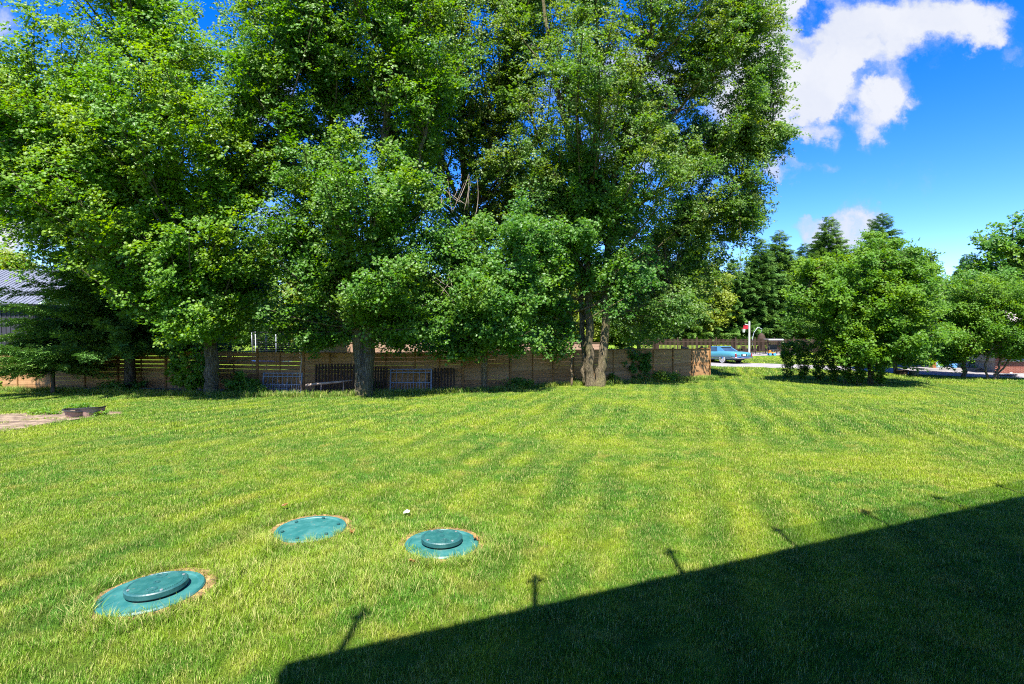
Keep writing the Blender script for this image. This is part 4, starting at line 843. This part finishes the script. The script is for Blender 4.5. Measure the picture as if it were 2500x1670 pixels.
# ------------------------------------------------------------------ neighbour's house and porch at the right
def right_house():
    D0 = 37.5; bx0 = (2432-CX)/F*D0; z0 = float(gz(bx0, D0))
    root = thing('brick_house', (bx0, D0, z0), 'red brick house with a dark window behind the shrub trees at the right edge', 'house')
    mortar = surf('mortar', (.36,.33,.3), (.42,.39,.36), 5, .9, .1); roofm = surf('roof_shingle', (.22,.18,.17), (.30,.25,.24), 9, .9, .4)
    MB().box((6.25, 3.4, .425), (11.9, 6.6, .85)).build('lower_wall', mortar, root)
    MB().box((.35, 3.4, 1.75), (.7, 6.6, 1.8)).build('corner_wall', mortar, root)
    MB().box((9.2, 3.4, 1.75), (6.0, 6.6, 1.8)).build('side_wall', mortar, root)
    brm, t, p = mat('red_brick'); c, f = ramp_noise(t, 9, (.18,.05,.03), (.12,.033,.02)); oi = N(t, 'ShaderNodeObjectInfo'); c = mixc(t, mth(t, 'MULTIPLY', oi.outputs['Random'], .5), c, (.22,.09,.06)); t.links.new(c, p.inputs['Base Color']); p.inputs['Roughness'].default_value = .9
    bk = MB().box((0,0,0), (.225,.04,.062), ch=.004).mesh('brick', brm); cnt = 0; rest = MB()
    for r in range(11):
        for c_ in range(14):
            x = .12+c_*.24+(.12 if r % 2 else 0); link('brick', bk, root, (x, .085, .045+r*.075)); 
    for r in range(23):
        for c_ in range(3):
            x = .12+c_*.22+(.05 if r % 2 else 0)
            if x < .72: link('brick', bk, root, (x, .085, .9+r*.075), scale=(.9,1,1))
    for r in range(36):
        for c_ in range(36):
            x = 3.48+c_*.24+(.12 if r % 2 else 0)
            if x > 12 or (r > 10 and x < 6.3): continue
            rest.box((x, .085, .045+r*.075), (.225,.04,.062))
    rest.build('brickwork', brm, root, kind='stuff')
    wn = MB().box((3.45, 1.2, 1.75), (5.4, .06, 1.7)).build('window', M_white, root)
    MB().box((3.45,1.15,1.75), (5.2,.03,1.55)).build('pane', surf('dark_glass', (.02,.035,.045), (.03,.05,.06), 2, .08, 0, spec=.9), wn)
    MB().box((3.45,.2,.88), (5.5,.5,.06), ch=.01).build('sill', M_white, root)
    MB().add([(-1.2,-1.2,2.75),(12.6,-1.2,2.75),(12.6,3.4,4.6),(-1.2,3.4,4.6),(-1.2,8,2.75),(12.6,8,2.75),(-1.2,-1.2,2.6),(12.6,-1.2,2.6),(12.6,8,2.6),(-1.2,8,2.6)], [(0,1,2,3),(3,2,5,4),(6,7,1,0),(7,8,5,2,1),(9,6,0,3,4),(8,9,4,5),(9,8,7,6)]).build('roof', roofm, root)
    # porch
    s0 = G(2255, 905); s1 = G(2420, 908); zz = max(s0.z, s1.z)
    pr = thing('porch', (s0.x, s0.y, zz), 'low concrete porch slab with wooden posts beside the brick house', 'porch'); L = s1.x-s0.x
    MB().box((L/2, 2, .06), (L, 4.2, .26), ch=.02).build('slab', M_concrete, pr)
    cw = surf('cedar_post', (.24,.075,.02), (.17,.05,.015), 5, .7, .1, (4,4,.5))
    for px, y in ((2278,.35),(2410,.2)):
        x = (px-CX)/F*(s0.y+y)-s0.x; MB().box((x, y, 1.5), (.3,.3,2.7), ch=.02).build('post', cw, pr)
    MB().box((L/2,.3,2.95), (L+.6,.3,.25), ch=.02).build('beam', cw, pr)
    pr2 = MB().add([(-.4,-.3,3.08),(L+.4,-.3,3.08),(L+.4,4.3,3.9),(-.4,4.3,3.9),(-.4,-.3,3.16),(L+.4,-.3,3.16),(L+.4,4.3,3.98),(-.4,4.3,3.98)], [(3,2,1,0),(4,5,6,7),(0,1,5,4),(1,2,6,5),(2,3,7,6),(3,0,4,7)]).build('porch_roof', roofm, pr)
    # a-frame legs (play set)
    g = G(2258, 876); af = thing('play_frame', g, 'orange wooden a-frame legs of a swing set on the far lawn', 'swing set')
    for y in (0, 3.2):
        MB().tube([(-.35,y,0),(0,y,2.4)], .10, 8).build('leg', cw, af); MB().tube([(.6,y,0),(0.05,y,2.4)], .10, 8).build('leg', cw, af)
    MB().tube([(0.02,-.3,2.42),(0.02,3.5,2.42)], .09, 8).build('beam', cw, af)
    # blue tank, blue ball toy, grill, cone, ring, dark planter
    zz += .19
    def on(px, y): return Vector(((px-CX)/F*(s0.y+y), s0.y+y, zz))
    bt = thing('propane_tank', on(2291, .9), 'pale blue squat tank standing beside the cedar post', 'tank'); tm = surf('pale_blue_paint', (.25,.42,.55), (.3,.48,.6), 3, .4, 0)
    MB().lathe((0,0,0), [(.18,0),(.25,.06),(.26,.35),(.18,.46),(.07,.5)], 20).build('tank', tm, bt); MB().lathe((0,0,.47), [(.14,0),(.15,.02),(.15,.13),(.13,.14),(.12,.02)], 18).build('collar', tm, bt)
    bb = thing('watering_can', on(2330, .3), 'blue plastic watering can on the porch slab', 'watering can'); bm_ = surf('blue_can', (.06,.18,.4), (.09,.24,.5), 3, .4, 0)
    MB().lathe((0,0,0), [(.14,0),(.17,.03),(.16,.24),(.10,.3)], 18).build('body', bm_, bb); MB().tube([(-.14,0,.08),(-.3,0,.2),(-.42,0,.3)], [.03,.022,.03], 8).build('spout', bm_, bb); MB().tube([(.1,0,.3),(.22,0,.3),(.22,0,.12),(.15,0,.08)], .015, 6).build('handle', bm_, bb)
    gr = thing('barbecue', on(2388, .8), 'black barbecue with a domed lid on the porch behind the stems', 'barbecue')
    MB().box((0,0,.5), (.9,.5,.5), ch=.02).build('cabinet', M_black, gr); MB().lathe((0,0,.78), [(.32,0),(.31,.12),(.2,.26),(0,.3)], 18, Matrix.Diagonal((1.25,.8,1,1))).build('lid', M_black, gr)
    for sx in (-.62,.62): MB().box((sx,0,.76), (.32,.42,.03)).build('side_shelf', M_galv, gr)
    for sx in (-.38,.38):
        for sy in (-.2,.2): MB().lathe((sx,sy,.12), [(.1,-.03),(.1,.03)], 12, Matrix.Rotation(R(90),4,'X')).build('wheel', M_black, gr)
    g = G(2464, 911); cn = thing('closed_parasol', g, 'slim red closed parasol standing in front of the brick wall', 'parasol'); rm = surf('red_fabric', (.5,.02,.04), (.6,.04,.06), 4, .7, 0)
    MB().lathe((0,0,0), [(.16,.35),(.11,.9),(.05,1.15),(0,1.2)], 12).build('fabric', rm, cn); MB().tube([(0,0,0),(0,0,1.3)], .02, 8).build('pole', M_white, cn); MB().lathe((0,0,0), [(.2,0),(.2,.06),(.06,.1)], 16).build('base', M_white, cn)
    g = G(2455, 918); rg = thing('paddling_pool', g, 'shallow round white tub with a dark rim on the driveway', 'tub')
    MB().lathe((0,0,.03), [(0,0),(.52,0),(.56,.08)], 32).build('basin', M_white, rg); MB().lathe((0,0,.0), [(.56,.08),(.60,.06),(.62,.12),(.58,.14),(.56,.08)], 32).build('rim', M_black, rg)
    g = G(2203, 916); pt = thing('flower_pot', g, 'squat dark planter with a leafy plant by the driveway', 'planter'); MB().lathe((0,0,0), [(.28,0),(.36,.3),(.40,.34),(.38,.36),(.34,.3)], 20).build('pot', M_dark_wood, pt)
    g = G(2232, 916); pt = thing('flower_pot', g, 'smaller grey-green planter to the right of the squat dark one', 'planter'); MB().lathe((0,0,0), [(.24,0),(.30,.24),(.32,.28),(.30,.3),(.28,.24)], 20).build('pot', surf('olive_pot', (.10,.11,.08), (.14,.15,.11), 4, .7, 0), pt)
right_house()

# ------------------------------------------------------------------ own house behind the camera: its balcony edge throws the near shadow
def own_house():
    ZD = 5.4; off = ZD/math.tan(SUN_EL); dx = off*math.sin(SUN_AZ+math.pi); dy = off*math.cos(SUN_AZ+math.pi)
    u = Vector((1,.437,0)).normalized(); n_ = Vector((.437,-1,0)).normalized()                  # along the edge, and back to the house
    c0 = Vector((-1.70-dx, 3.98-dy, 0)); ang = math.atan2(u.y, u.x)
    root = thing('house', c0, 'own house behind the viewer whose balcony throws the straight shadow on the near lawn', 'house', ang)
    siding = surf('pale_siding', (.55,.54,.51), (.62,.61,.58), 3, .8, .1)
    Lh = 13
    MB().box((Lh/2, -1.55, ZD-.13), (Lh, 3.1, .26), ch=.01).build('balcony_slab', siding, root)
    MB().box((Lh/2, -3.1-4, 3.4), (Lh, 8, 6.8)).build('wall', siding, root)
    MB().box((Lh/2, -3.1-4, 6.93), (Lh+.6, 8.6, .24)).build('roof', siding, root)
    k = 0; lp = c0
    gm, t, p = mat('railing_glass'); tr = N(t, 'ShaderNodeBsdfTransparent'); tr.inputs[0].default_value = (.74,.84,.78,1); mx = N(t, 'ShaderNodeMixShader'); mx.inputs[0].default_value = .08; p.inputs['Roughness'].default_value = .05
    t.links.new(tr.outputs[0], mx.inputs[1]); t.links.new(p.outputs[0], mx.inputs[2]); t.links.new(mx.outputs[0], t.nodes['Material Output'].inputs[0])
    x = .36; 
    while x < Lh:
        MB().box((x, -.06, ZD+.56), (.045,.045,1.14)).build('railing_post', M_black, root)
        MB().box((x, -.06, ZD+.93), (.19,.06,.035), ch=.008).build('post_lamp', M_black, root)
        if x > 4: MB().box((x+.845, -.06, ZD+.5), (1.55,.012,.9)).build('glass_panel', gm, root)
        x += 1.69
own_house()

# ------------------------------------------------------------------ grass blades
def grass():
    m, t, p = mat('grass_blade'); c = lawn_colour(t, 1); at_ = N(t, 'ShaderNodeAttribute', attribute_type='INSTANCER', attribute_name='tint')
    c = mixc(t, mth(t, 'MULTIPLY', at_.outputs['Fac'], .5), c, (.06,.175,.014))
    gg = N(t, 'ShaderNodeNewGeometry'); c = mixc(t, mth(t, 'MULTIPLY', mth(t, 'GREATER_THAN', gg.outputs['Random Per Island'], .86), .6), c, (.52,.46,.18))
    t.links.new(c, p.inputs['Base Color']); p.inputs['Roughness'].default_value = .55; p.inputs['Specular IOR Level'].default_value = .2
    trn = N(t, 'ShaderNodeBsdfTranslucent'); t.links.new(c, trn.inputs[0]); mx = N(t, 'ShaderNodeMixShader'); mx.inputs[0].default_value = .35
    t.links.new(p.outputs[0], mx.inputs[1]); t.links.new(trn.outputs[0], mx.inputs[2]); t.links.new(mx.outputs[0], t.nodes['Material Output'].inputs[0])
    def tuft(nb, rad, hgt, wid):
        vs = []; fs = []
        for _ in range(nb):
            r = rad*math.sqrt(rng.random()); a = rng.random()*6.283; x, y = r*math.cos(a), r*math.sin(a)
            la = rng.random()*6.283; ln = rng.uniform(.15, 1.0); h = hgt*rng.uniform(.5, 1.15); wx, wy = -math.sin(la+rng.normal(0,.6)), math.cos(la)
            w_ = wid*rng.uniform(.6, 1.3); dx, dy = math.cos(la)*ln*h, math.sin(la)*ln*h; b = len(vs)
            vs += [(x-wx*w_, y-wy*w_, -.01), (x+wx*w_, y+wy*w_, -.01), (x+dx*.4+wx*w_*.8, y+dy*.4+wy*w_*.8, h*.6), (x+dx*.4-wx*w_*.8, y+dy*.4-wy*w_*.8, h*.6), (x+dx, y+dy, h)]
            fs += [(b, b+1, b+2, b+3), (b+3, b+2, b+4)]
        return vs, fs
    def zone(name, y0, y1, dens, nb, rad, hgt, wid, long=False):
        xm = lambda y: y*1.02+1.2
        area = sum(2*xm(y)*.5 for y in np.arange(y0, y1, .5)); n = int(area*dens)
        Y = y0+(y1-y0)*rng.random(int(n*1.6)); X = (rng.random(len(Y))*2-1)*xm(y1); k = np.abs(X) < xm(Y); X, Y = X[k][:n], Y[k][:n]
        keep = np.ones(len(X), bool)
        for (lx, ly, lr) in LIDS:
            d = np.hypot(X-lx, Y-ly); keep &= ~(d < lr+np.where(Y > ly-.1, .07, .01))
        s0, s1 = G(-120,1040), G(290,1010)
        # bare soil patch
        u_ = (X - s0.x)/(s1.x-s0.x); yy = np.interp(X, *zip(*sorted((G(a_,b_).x, G(a_,b_).y) for a_, b_ in ((-120,1064),(0,1054),(70,1043),(150,1029),(240,1017),(300,1012))))); y2 = np.interp(X, *zip(*sorted((G(a_,b_).x, G(a_,b_).y) for a_, b_ in ((-120,1012),(0,1013),(60,1011),(150,1006),(220,1005),(290,1008)))))
        keep &= ~((X < s1.x) & (Y > yy+rng.normal(0,.12,len(Y))) & (Y < y2+rng.normal(0,.12,len(Y))) & (rng.random(len(Y)) < .93))
        # litter bed under the trees
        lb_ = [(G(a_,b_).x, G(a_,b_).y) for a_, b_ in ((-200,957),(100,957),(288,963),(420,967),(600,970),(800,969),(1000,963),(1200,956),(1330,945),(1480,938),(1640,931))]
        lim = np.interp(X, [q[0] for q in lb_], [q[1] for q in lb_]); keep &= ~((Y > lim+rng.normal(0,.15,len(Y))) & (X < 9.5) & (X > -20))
        keep &= ~((X <= -20) & (Y > 24.4)) & ~((X < 11.2) & (Y > 30))
        X, Y = X[keep], Y[keep]; Z = gz(X, Y)
        scl = rng.uniform(.75, 1.2, len(X)); tint = rng.random(len(X))*.5
        # longer darker grass round and between the lids
        for cx, cy_, rr, kx in ((-1.55,6.1,1.5,.55),(-2.6,5.3,1.1,.5),(-.8,6.3,.9,.3)):
            q = np.exp(-((X-cx)**2+((Y-cy_)*1.3)**2)/(rr*rr*.5)); scl *= 1+kx*q; tint = np.minimum(1, tint+.55*q*rng.random(len(X)))
        rot = np.stack([rng.normal(0,.08,len(X)), rng.normal(0,.08,len(X)), rng.random(len(X))*6.283], -1)
        scatter(name, [tuft(nb, rad, hgt, wid) for _ in range(K)], np.stack([X, Y, Z], -1), rot, scl, tint, m, kind='stuff', label='short mown lawn grass', cat='grass')
        return
    zone('grass', 2.6, 7, 120, 90, .11, .043, .0019)
    zone('grass', 7, 13, 70, 90, .14, .043, .0028)
    zone('grass', 13, 33, 26, 80, .22, .055, .005)
    def far_zone():
        n = 15000; Y = 30.5+(70-30.5)*rng.random(n)**1.15; X = 9+(Y*1.04-9)*rng.random(n)
        k = ~((X < 12.2) & (Y > 30) & (Y < 41)); X, Y = X[k], Y[k]
        def edge(L): 
            q = sorted(((G(a_, b_).x, G(a_, b_).y) for a_, b_ in L)); return np.interp(X, [v[0] for v in q], [v[1] for v in q])
        ne = edge([(1560,886.5),(1745,895.5),(1905,899),(2120,908),(2300,917),(2500,926),(2700,936)]); fe = edge([(1600,879),(1745,884.5),(1905,889),(2060,894.5),(2240,901),(2500,912),(2700,920)])
        k = ((Y < ne-.1) | (Y > fe+.1)) & ~((X > 26.5) & (Y > 34)) & ~((Y > 55) & (Y < 64)); X, Y = X[k], Y[k]
        scatter('grass', [tuft(70, .32, .085, .011) for _ in range(K)], np.stack([X, Y, gz(X, Y)], -1), np.stack([rng.normal(0,.1,len(X)), rng.normal(0,.1,len(X)), rng.random(len(X))*6.283], -1), rng.uniform(.7,1.4,len(X)), rng.random(len(X))*.4, m, kind='stuff', label='rougher grass beyond the crest by the driveway', cat='grass')
    far_zone()
    # rough longer grass along the fence end and lid edges
    X = []; Y = []
    for (lx, ly, lr) in LIDS:
        for k in range(150):
            a_ = math.radians(rng.uniform(-160, -20)) if k < 70 else rng.random()*6.283
            r = lr+rng.uniform(.0 if k < 70 else .10, .24); X.append(lx+r*math.cos(a_)); Y.append(ly+r*math.sin(a_))
    for k in range(900):
        q = rng.normal(size=2)*np.array((.85, .42)); xx, yy = -1.75+q[0], 5.55+q[1]+.25*q[0]
        if min(math.hypot(xx-lx, yy-ly)-lr for lx, ly, lr in LIDS) > .1: X.append(xx); Y.append(yy)
    for k in range(900):
        t_ = rng.random(); px = 1560+t_*190; g = G(px, 930-t_*4+rng.uniform(0,4)); X.append(g.x); Y.append(g.y)
    for k in range(1400):
        px = rng.uniform(-60, 1560); f_ = np.interp(px, [-60,100,288,420,600,800,1000,1200,1330,1480,1560],[955,957,963,967,970,969,963,956,945,938,935]); g = G(px, f_+rng.uniform(-1.5,2)); X.append(g.x); Y.append(g.y)
    X, Y = np.array(X), np.array(Y); far = Y > 12
    scatter('long_grass', [tuft(26, .05, .10, .0022) for _ in range(K)], np.stack([X, Y, gz(X, Y)], -1), np.stack([rng.normal(0,.15,len(X)), rng.normal(0,.15,len(X)), rng.random(len(X))*6.283], -1), np.where(far, rng.uniform(1.2, 3.0, len(X)), rng.uniform(.7, 1.25, len(X))), rng.random(len(X)), m, kind='stuff', label='longer unmown grass round the lids and along the fence', cat='grass')
grass()
